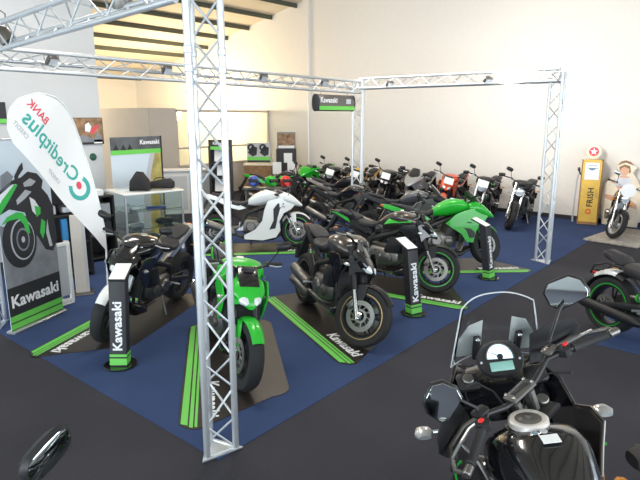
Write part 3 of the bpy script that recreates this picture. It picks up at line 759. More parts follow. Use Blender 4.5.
for u, v, st, mn, lab, op, stv, pc in row:
    motorcycle('motorcycle', lab, (u, v), (-.99, -.12), st, mn, steer=stv, opts=op, plate=pc, hi=False, z0=.006 if v < 6 else 0)
motorcycle('motorcycle', 'black motorcycle with silver tail in the second row in front of the amber one', (8.0, 4.3), (.2, -.98), 'naked', 'black', steer=-10, opts=dict(tail='silver'), hi=False, z0=.006)
motorcycle('motorcycle', 'black and green motorcycle behind the white sports bike with its handlebar up', (8.3, 6.4), (.55, -.83), 'naked', 'black', steer=10, opts=dict(flash='green', tail='green'), hi=False)
# mats
display_mat('dark mat with green stripe under the black motorcycle at the left', (.44, 2.56), (-.91, -.42), back=1.8, L=2.3)
display_mat('dark mat with green stripe running behind the big near truss column', (.70, .56), (-.64, -.77), back=1.75, L=2.35)
display_mat('dark mat with long green stripe under the graphite motorcycle in the centre', (2.16, .33), (-.43, -.90), back=1.98, side=.38, W=.84)
display_mat('dark mat with green stripe beside the foot of the central information stand', (4.35, .62), (.15, -.99), back=1.75)
display_mat('dark mat with green stripe under the bright green sports tourer', (6.25, .72), (.68, -.73), back=1.75)
display_mat('dark mat with green stripe under the white sports motorcycle', (5.20, 3.95), (.72, -.68), back=1.75)
# totems
def face(p, tgt=(-2.41, -2.96)): return atan2(tgt[1]-p[1], tgt[0]-p[0])
totem('black information stand with white card in front of the leftmost black motorcycle', (.27, 1.83), R(-140), .86)
totem('black information stand with white card between the graphite and the green-panelled motorcycles', (3.41, .37), R(-108), .82)
totem('black information stand with white card in front of the green sports tourer', (5.51, .31), R(-92), .80)

# ------------------------------------------------------------------ classic bike, plinth, pump, cutout on the right
pt = MB().box((0, 0, .02), (1.75, 1.0, .04), bev=.008)
po = pt.build('paving_plinth', 'stone'); po.location = (10.0, -.75, 0); po.rotation_euler.z = R(-8)
po.location = (10.05, -.60, .006)
tag(po, 'low paved plinth with mixed brown and grey surface under the classic motorcycle', 'plinth')
motorcycle('classic_motorcycle', 'classic motorcycle with round chrome headlight and wire wheels on the paved plinth', (9.58, -.43), (-.97, -.20), 'classic', 'black', steer=30, opts=dict(fork='chrome', rim='alu', headm='black', tail='chrome', fender='black', tankm='bronze'), lean=-8, scale=.95, z0=.05)
tag(MB().lathe([(.0001, -.004), (.13, -.004), (.13, .004), (.0001, .004)], (9.58, -.62, .93+.077), (-.95, -.25, .15), 28, False).build('round_price_sign', 'paper'), 'round white price sign leaning over the classic motorcycle headlight', 'sign')
tag(MB().box((9.97, -.44, 1.12), (.008, .30, .20), bev=.002, rot=Mat.Rotation(R(-20), 4, 'Y')).build('info_sheet', 'paper'), 'pale info sheet on the classic motorcycle handlebar behind the round sign', 'sheet')
pu = thing('petrol_pump', 'old-fashioned yellow petrol pump with round star globe against the far wall', 'petrol pump', (11.20, .47, .006), R(195))
# local +x faces the room
MB().prism([(-.19, .06), (.19, .06), (.19, 1.0), (.20, 1.04), (.20, 1.40), (.17, 1.45), (-.17, 1.45), (-.20, 1.40), (-.20, 1.04), (-.19, 1.0)], -.16, .16, .012, plane='yz').build('cabinet', 'pump', pu)
MB().box((0, 0, .03), (.36, .42, .06), bev=.01).build('plinth_base', 'wood', pu)
fr_ = MB()
for y in (-.205, .205): fr_.box((.0, y, .75), (.33, .02, 1.38), bev=.006)
fr_.build('side_trim', 'wood', pu)
fp = MB().box((.163, 0, 1.20), (.008, .29, .38), bev=.003).build('dial_panel', 'paper', pu)
MB().box((.169, 0, 1.27), (.004, .24, .012)).prism([(-.08, 1.27), (.08, 1.27), (.05, 1.235), (0, 1.215), (-.05, 1.235)], .166, .170, .001, plane='yz').build('dial_gauge', 'bluegrey', fp)
MB().box((.169, -.02, 1.12), (.004, .14, .010)).build('dial_print', 'greyp', fp); MB().box((.169, .0, 1.33), (.004, .18, .03)).build('dial_print', 'greyp', fp)
gl = MB().lathe([(.0001, -.055), (.11, -.05), (.155, -.03), (.165, 0), (.155, .03), (.11, .05), (.0001, .055)], (0, 0, 1.625), (1, 0, 0), 30, False).build('globe', 'cream', pu)
MB().lathe([(.155, .02), (.172, .02), (.172, -.02), (.155, -.02)], (0, 0, 1.625), (1, 0, 0), 30).build('globe_rim', 'greyp', gl)
MB().lathe([(.0001, .056), (.10, .0535), (.10, .0515)], (0, 0, 1.625), (1, 0, 0), 26, False).build('globe_disc', 'redp', gl)
star = [(sin(2*pi*k/10)*(.085 if k % 2 == 0 else .035), 1.625+cos(2*pi*k/10)*(.085 if k % 2 == 0 else .035)) for k in range(10)]
MB().prism(star, .056, .061, .0008, plane='yz').build('globe_star', 'paper', gl)
text('lettering', 'FRISH', .17, 'pdark', pu, frame_m((.162, 0.02, .62), (0, 0, 1), (0, -1, 0)), .02)
text('lettering', 'petrol', .07, 'bronze', pu, frame_m((.162, .125, .72), (0, 0, 1), (0, -1, 0)), .01)
MB().lathe([(.035, -.001), (.06, -.001), (.06, .001), (.035, .001)], (.164, .0, .30), (1, 0, 0), 24).build('emblem', 'orange', pu)
hs = MB().tube([(.02, -.26, 1.15), (.02, -.29, 1.0), (.03, -.30, .6), (.03, -.31, .2), (.02, -.30, .03)], .018, 8).build('hose', 'redp', pu)
hs.data.materials.clear(); hs.data.materials.append(M['greyp'])
MB().tube([(.02, -.22, 1.10), (.03, -.26, 1.20), (.03, -.27, 1.27)], [.012, .022, .016], 8).loft([(-.03, -.265, 1.22, .03, .04), (.05, -.265, 1.22, .03, .04)], 8).build('nozzle', 'black', pu)
# pin-up cutout: a flat printed board figure
cu = thing('cardboard_cutout', 'flat cutout board of a seated woman in a hat beside the yellow petrol pump', 'cutout', (11.38, -.16, .006), R(180))
def board(pts, m, nm, d0, d1, par=cu): return MB().prism(pts, d0, d1, .001, plane='yz').build(nm, m, par)
board([(-.36, 0), (.36, 0), (.40, .45), (.38, .80), (.26, 1.05), (.16, 1.18), (.22, 1.30), (.10, 1.42), (-.04, 1.44), (-.16, 1.36), (-.14, 1.2), (-.26, 1.06), (-.38, .9), (-.42, .5)], 'cream', 'backing_board', 0, .012)
board([(-.25, .95), (-.14, 1.08), (-.02, 1.12), (.10, 1.10), (.16, .98), (.10, .80), (.14, .62), (.30, .5), (.32, .40), (.10, .44), (-.02, .56), (-.16, .52), (-.34, .60), (-.36, .68), (-.18, .66), (-.10, .80), (-.16, .92)], 'skin', 'printed_figure', .012, .014)
board([(-.10, 1.18), (-.05, 1.12), (.04, 1.12), (.08, 1.2), (.06, 1.29), (-.02, 1.32), (-.09, 1.27)], 'skin', 'printed_face', .012, .015)
board([(-.10, 1.2), (-.12, 1.3), (-.02, 1.36), (.09, 1.33), (.12, 1.2), (.08, 1.16), (.08, 1.27), (-.02, 1.31), (-.08, 1.27)], 'wood', 'printed_hair', .014, .017)
board([(-.16, 1.33), (0, 1.40), (.18, 1.34), (.10, 1.42), (0, 1.45), (-.10, 1.42)], 'pbrown', 'printed_hat', .014, .018)
board([(-.10, .98), (0, 1.0), (.10, .98), (.08, .84), (-.06, .84)], 'redp', 'printed_top', .013, .016)
MB().box((-.06, 0, .28), (.10, .02, .02)).tube([(-.01, 0, .9), (-.12, 0, .02)], .010, 6).build('prop_stand', 'wood', cu)
# ------------------------------------------------------------------ cruiser on the right edge
ch_ = Vec((-.455, -.89)); cr_ = Vec((4.30, -1.60))
motorcycle('cruiser_motorcycle', 'black cruiser with blue-grey tank and green shock spring at the right photo edge', tuple(cr_+ch_*1.44*1.04), tuple(ch_), 'cruiser', 'bluegrey', steer=0, lean=-6, scale=1.04, opts=dict(tail='black', fender='black', stripe='green', muffler='black', rim='black', fwheel=.33, whitetop=True), z0=.012)
# ------------------------------------------------------------------ left side: banners, cabinet, shop fittings
def xz(mb_pts, y0, y1, m, nm, par, b=.0008, yf=None): return MB().prism(mb_pts, y0, y1, b, yf=yf).build(nm, m, par)
fg_ = thing('feather_flag', 'white feather flag with mirrored teal and red lettering leaning over the left poster', 'flag', (1.0, 3.3, .006), atan2(-.4, -1.1))
bill = lambda x, z: .035*sin(x*5+z*1.6)-.02*sin(z*4)
sail = [(.0, .82), (.02, 1.1), (.06, 1.45), (.105, 1.84), (.17, 2.10), (.24, 2.28), (.33, 2.42), (.44, 2.52), (.58, 2.59), (.72, 2.615), (.84, 2.615), (.94, 2.59), (1.02, 2.56), (1.08, 2.51), (1.12, 2.46), (1.14, 2.41), (1.16, 2.29), (1.12, 2.14), (.95, 1.945), (.77, 1.75), (.58, 1.53), (.4, 1.31), (.2, 1.06), (.05, .87)]
def sail_mesh(dy):
    # gridded cloth so the billow is smooth: rows between the pole edge and the free edge
    left = sail[:10]; m = MB(); n = 26; zs = [.82+(2.615-.82)*(i/n) for i in range(n+1)]
    def span(z):
        xs = []
        for i in range(len(sail)):
            a, b = sail[i], sail[(i+1) % len(sail)]
            if (a[1]-z)*(b[1]-z) <= 0 and a[1] != b[1]: xs.append(a[0]+(b[0]-a[0])*(z-a[1])/(b[1]-a[1]))
        return min(xs), max(xs)
    K = 14; vs = []
    for side in (0, 1):
        for z in zs:
            x0, x1 = span(z)
            for k in range(K+1):
                x = x0+(x1-x0)*k/K; vs.append((x, bill(x, z)+dy+(.003 if side else 0), z))
    W = K+1; T = W*(n+1); fs = []
    for i in range(n):
        for k in range(K):
            a = i*W+k; fs.append((a, a+1, a+W+1, a+W)); fs.append((T+a+W, T+a+W+1, T+a+1, T+a))
    per = [k for k in range(W)]+[i*W+K for i in range(1, n+1)]+[n*W+k for k in range(K-1, -1, -1)]+[i*W for i in range(n-1, 0, -1)]
    for i in range(len(per)):
        a, b = per[i], per[(i+1) % len(per)]; fs.append((b, a, T+a, T+b))
    return m.add(vs, fs)
sail_mesh(0).build('sail', 'cloth', fg_)
def on_sail(o, d=.006):
    for v in o.data.vertices: v.co.y += bill(v.co.x, v.co.z)+d
    return o
def flagtext(s, size, m, c, ang, bold=.012):
    a = R(ang); return on_sail(text('lettering', s, size, m, fg_, frame_m((c[0], 0, c[1]), (cos(a), 0, sin(a)), (-sin(a), 0, cos(a))), bold, ext=.0005))
flagtext('Creditplus', .225, 'teal', (.62, 2.055), 45.5, .016)
flagtext('BANK', .115, 'redp', (.80, 2.43), 43, .016)
flagtext('CREDIT', .062, 'greyp', (.62, 1.76), 46)
flagtext('CREDIT', .062, 'greyp', (1.02, 2.26), 50)
arc = lambda r0, r1, a0, a1, c, n=18: [(c[0]+r1*cos(R(a0+(a1-a0)*i/n)), c[1]+r1*sin(R(a0+(a1-a0)*i/n))) for i in range(n+1)]+[(c[0]+r0*cos(R(a1+(a0-a1)*i/n)), c[1]+r0*sin(R(a1+(a0-a1)*i/n))) for i in range(n+1)]
on_sail(xz(arc(.095, .145, -235, 15, (.27, 1.60)), 0, .001, 'teal', 'ring_emblem', fg_, .0003), .0065)
on_sail(xz([(.27+.035*cos(2*pi*k/14), 1.625+.045*sin(2*pi*k/14)) for k in range(14)], 0, .001, 'redp', 'dot_emblem', fg_, .0003), .0065)
MB().tube([(-.012, 0, .03)]+[(x-.012, bill(x, z), z) for x, z in sail[:15]], [.011]*10+[.007]*6, 8).build('pole', 'white', fg_)
fb = MB()
for k in range(2): fb.tube([(cos(pi*k/2+.7)*.14, sin(pi*k/2+.7)*.14, .012), (-.012, 0, .03), (-cos(pi*k/2+.7)*.14, -sin(pi*k/2+.7)*.14, .012)], .012, 6)
fb.build('cross_base', 'steel', fg_)

ps = thing('rollup_poster', 'tall roll-up poster of a sports motorcycle with a black and green lettered foot', 'poster', (-.05, 3.51, .0), atan2(.31, .73))
def pp(x, y): return ((x-(-10+(y-139)*.112))/64, 2.16-(y-139)/90.7)
PS = [(0, .03), (.80, .03), (.80, 2.15), (0, 2.15)]
xz(PS, 0, .006, 'pskyp', 'poster_sheet', ps)
MB().box((.4, .01, .02), (.84, .12, .04), bev=.012).build('base_cassette', 'alu', ps)
MB().box((.4, .0, 2.155), (.82, .02, .02), bev=.004).build('top_rail', 'alu', ps)
MB().tube([(.4, .02, .03), (.4, .02, 2.15)], .01, 6).build('support_pole', 'alu', ps)
def lay(pts, m, nm, k, px=True): return xz([pp(*p) for p in pts] if px else pts, -.0012*k-.0008, -.0012*k+.0004, m, nm, ps, .0002)
lay([(0, .52), (.80, .52), (.80, 1.02), (.3, 1.12), (0, 1.25)], 'proad', 'printed_road', 1, False)
lay([(0, .03), (.80, .03), (.80, .53), (0, .53)], 'pdark', 'printed_black_band', 2, False)
lay([(0, .05), (.80, .05), (.80, .115), (0, .115)], 'lime', 'printed_green_band', 3, False)
lay([(0, .13), (.80, .13), (.80, .20), (0, .20)], 'lime', 'printed_green_band', 3, False)
text('lettering', 'Kawasaki', .19, 'paper', ps, frame_m((.40, -.0035, .355), (1, 0, 0), (0, 0, 1)), .03, ext=.0004)
lay([(0, 174), (6, 170), (11, 176), (8, 186), (0, 190)], 'proad', 'printed_screen', 2)
lay([(-6, 196), (2, 186), (10, 180), (18, 178), (24, 173), (33, 176), (39, 184), (38, 192), (44, 200), (50, 214), (52, 232), (55, 250), (51, 262), (43, 258), (36, 244), (28, 232), (22, 214), (8, 208), (-4, 214)], 'pdark', 'printed_motorcycle', 2)
lay([(-6, 205), (0, 192), (10, 184), (14, 184), (6, 198), (-2, 214)], 'paper', 'printed_fairing', 3)
lay([(-6, 211), (2, 197), (12, 184), (15, 185), (7, 200), (-3, 217)], 'pgrn', 'printed_fairing', 4)
lay([(14, 200), (22, 191), (28, 194), (22, 200), (15, 205)], 'greyp', 'printed_headlamp', 4)
lay([(26, 199), (31, 203), (37, 214), (34, 221), (29, 214)], 'paper', 'printed_panel', 4)
lay([(31, 209), (37, 212), (37, 219), (33, 221)], 'pgrn', 'printed_panel', 5)
lay([(38, 224), (42, 228), (42, 238), (40, 246), (37, 238)], 'pgrn', 'printed_panel', 4)
lay([(44, 226), (46, 240), (50, 256), (47, 256), (43, 240)], 'greyp', 'printed_exhaust', 5)
lay([(20, 184), (26, 180), (32, 184), (28, 188), (21, 188)], 'greyp', 'printed_glove', 5)
ell = lambda cx, cy, rx, ry, n=26, t=0: [(cx+rx*cos(2*pi*k/n+t)+.18*(cy-cy)+.12*ry*sin(2*pi*k/n), cy+ry*sin(2*pi*k/n)) for k in range(n)]
lay(ell(18, 242, 15.5, 28), 'pdark', 'printed_tyre', 3)
lay(ell(20.5, 241, 11, 21.5), 'greyp', 'printed_rim', 4)
lay(ell(20.8, 241, 10, 19.8), 'pdark', 'printed_wheel_inner', 5)  # dark inside of the printed wheel, within the rim
lay(ell(20.5, 241, 6, 12), 'proad', 'printed_disc', 6)
lay(ell(20.5, 241, 4.8, 10), 'pdark', 'printed_disc_centre', 7)
lay(ell(20.5, 241, 1.6, 3.2), 'greyp', 'printed_hub', 8)
lay([(1, 222), (6, 215), (14, 212), (20, 214), (25, 224), (27, 236), (24, 238), (21, 226), (16, 219), (8, 219)], 'pgrn', 'printed_mudguard', 6)
lay([(12.5, 184), (12, 176), (16, 167), (19, 163), (20, 170), (16, 176), (14, 184)], 'pdark', 'printed_mirror', 3)
# white framed stand behind the poster, brown board edge, blue tube, black shelf with goods
wf = thing('framed_notice_stand', 'low white framed grey notice board standing just right of the left poster', 'notice stand', (.78, 4.05, 0), R(12))
for nm, c, d in (('frame_side', (-.17, 0, .42), (.05, .04, .80)), ('frame_side', (.17, 0, .42), (.05, .04, .80)), ('frame_top', (0, 0, .80), (.29, .04, .05)), ('frame_bottom', (0, 0, .05), (.29, .04, .05))):
    MB().box(c, d, bev=.006).build(nm, 'white', wf)
MB().box((0, .004, .45), (.29, .012, .66)).build('notice_panel', 'greyp', wf)
MB().box((0, .1, .012), (.36, .26, .02), bev=.005).build('foot', 'white', wf)
bb = thing('beige_side_board', 'upright beige board with a pale edge between the notice stand and the feather flag', 'board', (1.22, 4.36, 0), R(-25))
MB().box((0, 0, .55), (.15, .05, 1.10), bev=.006).build('panel', 'part', bb)
MB().box((.09, 0, .55), (.03, .06, 1.10), bev=.006).build('edge_strip', 'greyp', bb)
MB().box((0, 0, .012), (.3, .3, .02), bev=.005).build('foot', 'steel', bb)
bt = thing('blue_cardboard_tube', 'upright blue tube with a pale lower collar on the dark goods shelf', 'tube', (1.41, 5.10, .558))
MB().cyl((0, 0, .225), .05, .31, n=20).build('tube_body', mat('tube_blue', (.05, .28, .62), .4), bt)
MB().cyl((0, 0, .035), .04, .07, n=20).build('collar', 'paper', bt)
sh = thing('goods_shelf', 'black open shelf unit behind the left poster and flag', 'shelf', (1.36, 5.20, 0), R(8))
for x in (-.42, .42): MB().box((x, 0, .72), (.03, .34, 1.44), bev=.004).build('side_panel', 'matte', sh)
MB().box((0, .165, .72), (.82, .01, 1.42)).build('back_panel', 'pdark', sh)
for z in (.08, .545, .98, 1.41): MB().box((0, 0, z), (.81, .33, .025), bev=.003).build('shelf_board', 'matte', sh)
def goods(nm, lab, cat, p, d, m, rz=0, par=None, group=None):
    return tag(MB().box(p, d, rz=R(rz), bev=min(d)*.18).build(nm, m), lab, cat, group)
goods('carton', 'pale carton on the upper board of the dark goods shelf', 'carton', (1.20, 5.15, 1.077), (.20, .2, .16), 'greyp', 12)
goods('carton', 'silver-grey box beside the pale carton on the dark goods shelf', 'carton', (1.52, 5.23, 1.057), (.2, .18, .12), 'alu', -6)
goods('carton', 'brown box on the middle board of the dark goods shelf', 'carton', (1.12, 5.12, .641), (.22, .2, .16), 'wood', 5)
# office wall pictures
pc = thing('motocross_picture', 'framed motocross action photo hanging high on the white office wall', 'picture', (2.92, 7.015, 2.13))
MB().box((0, -.012, 0), (.60, .02, .48), bev=.004).build('backing', 'pdark', pc)
MB().box((0, -.024, .03), (.58, .004, .40)).build('print_sheet', 'pbrown', pc)
MB().prism([(-.26, -.12), (-.1, -.06), (.1, -.14), (.2, 0), (.26, -.14), (.26, -.2), (-.26, -.2)], -.028, -.025, .0005).build('printed_ground', 'proad', pc)
MB().prism([(.02, -.05), (.08, .04), (.14, .10), (.22, .12), (.16, .02), (.10, -.04)], -.028, -.025, .0005).build('printed_rider', 'redp', pc)
MB().prism([(-.06, .0), (-.05, .12), (.02, .16), (.07, .08), (.03, -.02)], -.030, -.027, .0005).build('printed_rider', 'paper', pc)
MB().box((.18, -.026, -.19), (.16, .004, .07)).build('printed_caption', 'paper', pc)
bn = thing('black_green_sign', 'black sign with green lower stripe on the office wall at the left photo edge', 'sign', (.9, 7.015, 2.45))
MB().box((0, -.012, 0), (1.3, .02, .34), bev=.004).build('panel', 'pdark', bn)
MB().box((0, -.024, -.13), (1.28, .004, .07)).build('green_stripe', 'lime', bn)
ck = thing('wall_button', 'small dark green round disc on the white office wall under the motocross photo', 'wall disc', (2.99, 7.018, 1.66))
MB().lathe([(.0001, -.03), (.05, -.028), (.065, -.012), (.07, 0), (.0001, 0)], (0, 0, 0), (0, 1, 0), 22, False).build('disc', mat('dark_green', (.02, .09, .05), .25), ck)
# landscape roll-up
lr = thing('landscape_rollup', 'roll-up mountain road banner with dark lettered top and green line behind the glass cabinet', 'banner', (3.80, 6.84, 0), R(3))
MB().box((0, 0, 1.02), (1.16, .008, 1.98)).build('banner_sheet', 'pskyp', lr)
MB().box((0, .0, .03), (1.2, .14, .06), bev=.015).build('base_cassette', 'alu', lr)
MB().box((0, -.006, 1.86), (1.155, .004, .30)).build('printed_dark_top', mat('poster_dusk', (.11, .12, .13), .55, var=.3, bscale=4), lr)
MB().box((0, -.008, 1.725), (1.155, .004, .085)).build('printed_green_line', 'lime', lr)
MB().prism([(.10, .05), (.55, .05), (.55, 1.68), (.36, 1.68), (.2, 1.2)], -.008, -.0045, .0004).build('printed_hillside', 'pgold', lr)
MB().prism([(.02, .05), (.20, .05), (.28, 1.25), (.40, 1.68), (.30, 1.68), (.12, 1.1)], -.010, -.0065, .0004).build('printed_rock', 'greyp', lr)
MB().prism([(-.57, .05), (.02, .05), (-.1, .6), (-.3, .75), (-.57, .6)], -.008, -.0045, .0004).build('printed_road', 'proad', lr)
for x in (-.46, -.3, -.16): MB().prism([(x-.06, 1.77), (x+.06, 1.77), (x, 1.88)], -.010, -.0065, .0004).build('printed_fir', 'pdark', lr)
text('lettering', 'Kawasaki', .12, 'paper', lr, frame_m((.30, -.0095, 1.90), (1, 0, 0), (0, 0, 1)), .03, ext=.0004)
MB().box((.57, -.004, 1.02), (.035, .014, 1.99)).build('edge_strip', 'pdark', lr)
# glass cabinet
gc = thing('glass_cabinet', 'glass display cabinet with white top behind the leftmost black motorcycle', 'display cabinet', (3.36, 6.02, 0), R(-9))
MB().box((0, 0, 1.085), (1.12, .94, .035), bev=.008).build('top_board', 'white', gc)
MB().box((0, 0, .09), (1.06, .88, .18), bev=.006).build('plinth', 'white', gc)
for x in (-.53, .53):
    for y in (-.44, .44): MB().box((x, y, .625), (.03, .03, .885), bev=.004).build('corner_post', 'alu', gc)
for nm, c, d in (('glass_pane', (0, -.44, .625), (1.02, .006, .88)), ('glass_pane', (-.53, 0, .625), (.006, .84, .88)), ('glass_pane', (.53, 0, .625), (.006, .84, .88))):
    MB().box(c, d).build(nm, 'pane', gc)
for z in (.46, .77): MB().box((0, 0, z), (1.02, .84, .008)).build('glass_shelf', 'pane', gc)
q = Mat.Translation((3.36, 6.02, 0)) @ Mat.Rotation(R(-9), 4, 'Z')
def inc(nm, lab, cat, p, d, m, rz=0):
    v = q @ Vec(p); return tag(MB().box(v, d, rz=R(rz-9), bev=min(d)*.3).build(nm, m), lab, cat)
inc('glove_pack', 'blue pack on the upper glass shelf inside the cabinet', 'pack', (.12, -.2, .79), (.34, .2, .03), 'blue')
inc('parts_box', 'white box on the upper glass shelf inside the cabinet', 'box', (-.22, -.18, .806), (.26, .18, .06), 'white')
inc('parts_box', 'silver box on the lower glass shelf inside the cabinet', 'box', (-.26, -.2, .50), (.24, .2, .07), 'silver')
inc('parts_box', 'black box on the lower glass shelf inside the cabinet', 'box', (.28, -.2, .52), (.30, .2, .11), 'pdark')
inc('parts_box', 'dark grey box on the floor of the glass cabinet', 'box', (-.1, -.1, .25), (.5, .3, .13), 'grey')
# bags on top
hb_ = tag(MB().loft([(-.17, 0, .0, .10, .005, 3), (-.15, 0, .10, .13, .10, 2.6), (-.05, 0, .17, .15, .17, 2.3), (.05, 0, .165, .15, .165, 2.3), (.14, 0, .10, .13, .10, 2.6), (.17, 0, .02, .10, .01, 3)], 18).build('helmet_bag', 'matte'), 'upright black helmet bag on the white cabinet top, the taller of two', 'bag')
hb_.location = (3.20, 5.86, 1.11); hb_.rotation_euler.z = R(-50)
MB().tube([(-.04, -.14, .2), (0, -.18, .12), (.04, -.14, .06)], .008, 6).build('strap', 'black', hb_)
tb = tag(MB().loft([(-.27, 0, .03, .05, .02, 3), (-.22, 0, .06, .10, .055, 2.8), (0, 0, .08, .12, .075, 2.8), (.2, 0, .095, .12, .09, 2.8), (.26, 0, .07, .09, .06, 3)], 16).build('tank_bag', 'matte'), 'low wide black bag lying on the white cabinet top', 'bag')
tb.location = (3.62, 5.90, 1.105); tb.rotation_euler.z = R(-50)
MB().tube([(-.1, 0, .15), (-.05, 0, .19), (.08, 0, .2), (.12, 0, .17)], .008, 6).build('handle', 'black', tb)
# white counter in the back
ct = thing('reception_counter', 'long white counter with framed panels at the back left behind the near column', 'counter', (6.15, 8.9, 0), R(-38))
MB().box((0, 0, .53), (1.9, .5, 1.06), bev=.01).build('body', 'white', ct)
MB().box((0, 0, 1.08), (2.0, .6, .04), bev=.01).build('worktop', 'paper', ct)
for x in (-.62, 0, .62): MB().box((x, -.255, .53), (.56, .012, .84), bev=.004).build('front_panel', 'wallw', ct)
# literature rack
lr2 = thing('brochure_rack', 'tall black brochure rack with green header line behind the near truss column', 'brochure rack', (6.55, 7.62, 0), R(-47))
MB().box((0, .12, .92), (.54, .03, 1.84), bev=.004).build('back_panel', 'pdark', lr2)
for x in (-.25, .25): MB().box((x, 0, .85), (.05, .24, 1.70), bev=.004).build('side_panel', 'pdark', lr2)
MB().box((0, -.04, 1.75), (.54, .10, .20), bev=.006).build('header', 'pdark', lr2)
MB().box((0, -.093, 1.655), (.54, .012, .075), bev=.003).build('green_stripe', 'lime', lr2)
text('lettering', 'Kawasaki', .085, 'paper', lr2, frame_m((0, -.0915, 1.765), (1, 0, 0), (0, 0, 1)), .03, ext=.0005)
for z in (.15, .55, .95, 1.3): MB().box((0, 0, z), (.45, .20, .02), rot=Mat.Rotation(R(15), 4, 'X')).build('tray', 'steel', lr2)
def lq(p): return Mat.Translation((6.55, 7.62, 0)) @ Mat.Rotation(R(-47), 4, 'Z') @ Vec(p)
for k, (x, z) in enumerate(((-.05, 1.42), (.0, 1.08), (-.06, .70))):
    b0 = tag(MB().box((0, 0, 0), (.20, .02, .30)).build('brochure_stack', 'paper'), ('white brochures in the top tray of the black rack', 'white brochures in the middle tray of the black rack', 'white brochures in the low tray of the black rack')[k], 'brochures')
    b0.location = lq((x, .03, z+.06)); b0.rotation_euler = (R(-14), 0, R(-47))
# accessories corner at the back
ac = thing('accessory_stand', 'black stepped stand with small framed notices near the far corner', 'stand', (10.70, 9.35, 0), R(-50))
MB().box((0, 0, .70), (.62, .35, 1.40), bev=.01).build('body', 'pdark', ac)
MB().box((.12, -.20, .35), (.9, .12, .70), bev=.01).build('lower_step', 'steel', ac)
for x, z, w, h in ((.06, 1.12, .26, .30),): MB().box((x, -.182, z), (w, .012, h), bev=.003).build('notice', 'paper', ac)
MB().box((0, .06, 1.66), (.58, .04, .50), bev=.008).build('top_frame', 'steel', ac)
MB().box((0, .036, 1.68), (.5, .006, .36)).build('top_print', 'pbrown', ac)
MB().box((0, .034, 1.45), (.5, .006, .08)).build('caption_strip', 'paper', ac)
for k, (p, lab) in enumerate((((9.75, 8.85), 'white leaning price board left of the pair near the accessory stand'), ((10.15, 8.62), 'white leaning price board right of the pair near the accessory stand'))):
    a = thing('price_board', lab, 'price board', (p[0], p[1], 0), R(-50))
    MB().box((0, 0, .88), (.26, .012, .36), bev=.003).build('sheet', 'paper', a); MB().tube([(0, .03, .0), (0, .01, .75)], .012, 8).build('post', 'steel', a)
    MB().box((0, .03, .01), (.25, .25, .02), bev=.004).build('foot', 'steel', a)
mp = thing('motorcycle_print_board', 'printed board of two motorcycles with green edge on the wooden sideboard', 'board', (9.85, 9.72, 1.0), R(-50))
MB().box((0, 0, .30), (.72, .03, .60), bev=.006).build('panel', 'greyp', mp)
MB().box((0, -.018, .12), (.70, .006, .10)).build('green_edge', 'lime', mp)
for x in (-.18, .18):
    MB().lathe([(.05, -.003), (.11, -.003), (.11, .003), (.05, .003)], (x-.05, -.021, .46), (0, 1, 0), 20).prism([(x-.15, .30), (x-.02, .50), (x+.14, .46), (x+.12, .24), (x, .18)], -.024, -.018, .0005).build('printed_motorcycle', 'pdark', mp)
MB().box((0, -.018, .035), (.70, .006, .06)).build('lower_edge', 'pdark', mp)
sb = thing('sideboard', 'brown wooden sideboard under the printed motorcycle board', 'sideboard', (9.85, 9.72, 0), R(-50))
MB().box((0, 0, .46), (.86, .45, .92), bev=.008).build('body', 'wood', sb)
MB().box((0, 0, .945), (.92, .5, .05), bev=.008).build('top_board', 'cream', sb)
for x in (-.21, .21): d0 = MB().box((x, -.232, .46), (.39, .014, .82), bev=.004).build('door', 'wood', sb); MB().cyl((x*.15, -.246, .5), .012, .02, (0, 1, 0), 10).build('knob', 'steel', d0)
# helmets on a low bench
bh = thing('helmet_bench', 'low dark bench carrying helmets behind the white sports motorcycle', 'bench', (6.75, 6.25, 0), R(-50))
MB().box((0, 0, .78), (1.1, .36, .04), bev=.008).build('top_board', 'grey', bh)
for x in (-.48, .48): MB().box((x, 0, .38), (.05, .30, .76), bev=.006).build('leg', 'steel', bh)
def helmet(p, m, lab, rz):
    h = tag(MB().loft([(-.14, 0, .13, .05, .06, 2.2), (-.11, 0, .13, .10, .10, 2.2), (-.03, 0, .135, .125, .13, 2.2), (.06, 0, .13, .12, .12, 2.2), (.12, 0, .11, .09, .085, 2.2), (.15, 0, .09, .05, .04, 2.2)], 18).build('helmet', m), lab, 'helmet', 'helmets on the dark bench')
    h.location = p; h.rotation_euler.z = rz
    MB().prism([(.05, .12), (.14, .12), (.165, .15), (.13, .20), (.06, .205)], -.105, .105, .006).build('visor', 'screen', h)
def bq(x): v = Mat.Translation((6.75, 6.25, .80)) @ Mat.Rotation(R(-50), 4, 'Z') @ Vec((x, 0, 0)); return tuple(v)
helmet(bq(-.32), 'blue', 'blue helmet at the left end of the dark bench', R(-140))
helmet(bq(.08), 'green', 'green helmet in the middle of the dark bench', R(-100))
helmet(bq(.42), 'red', 'red helmet at the right end of the dark bench', R(-120))

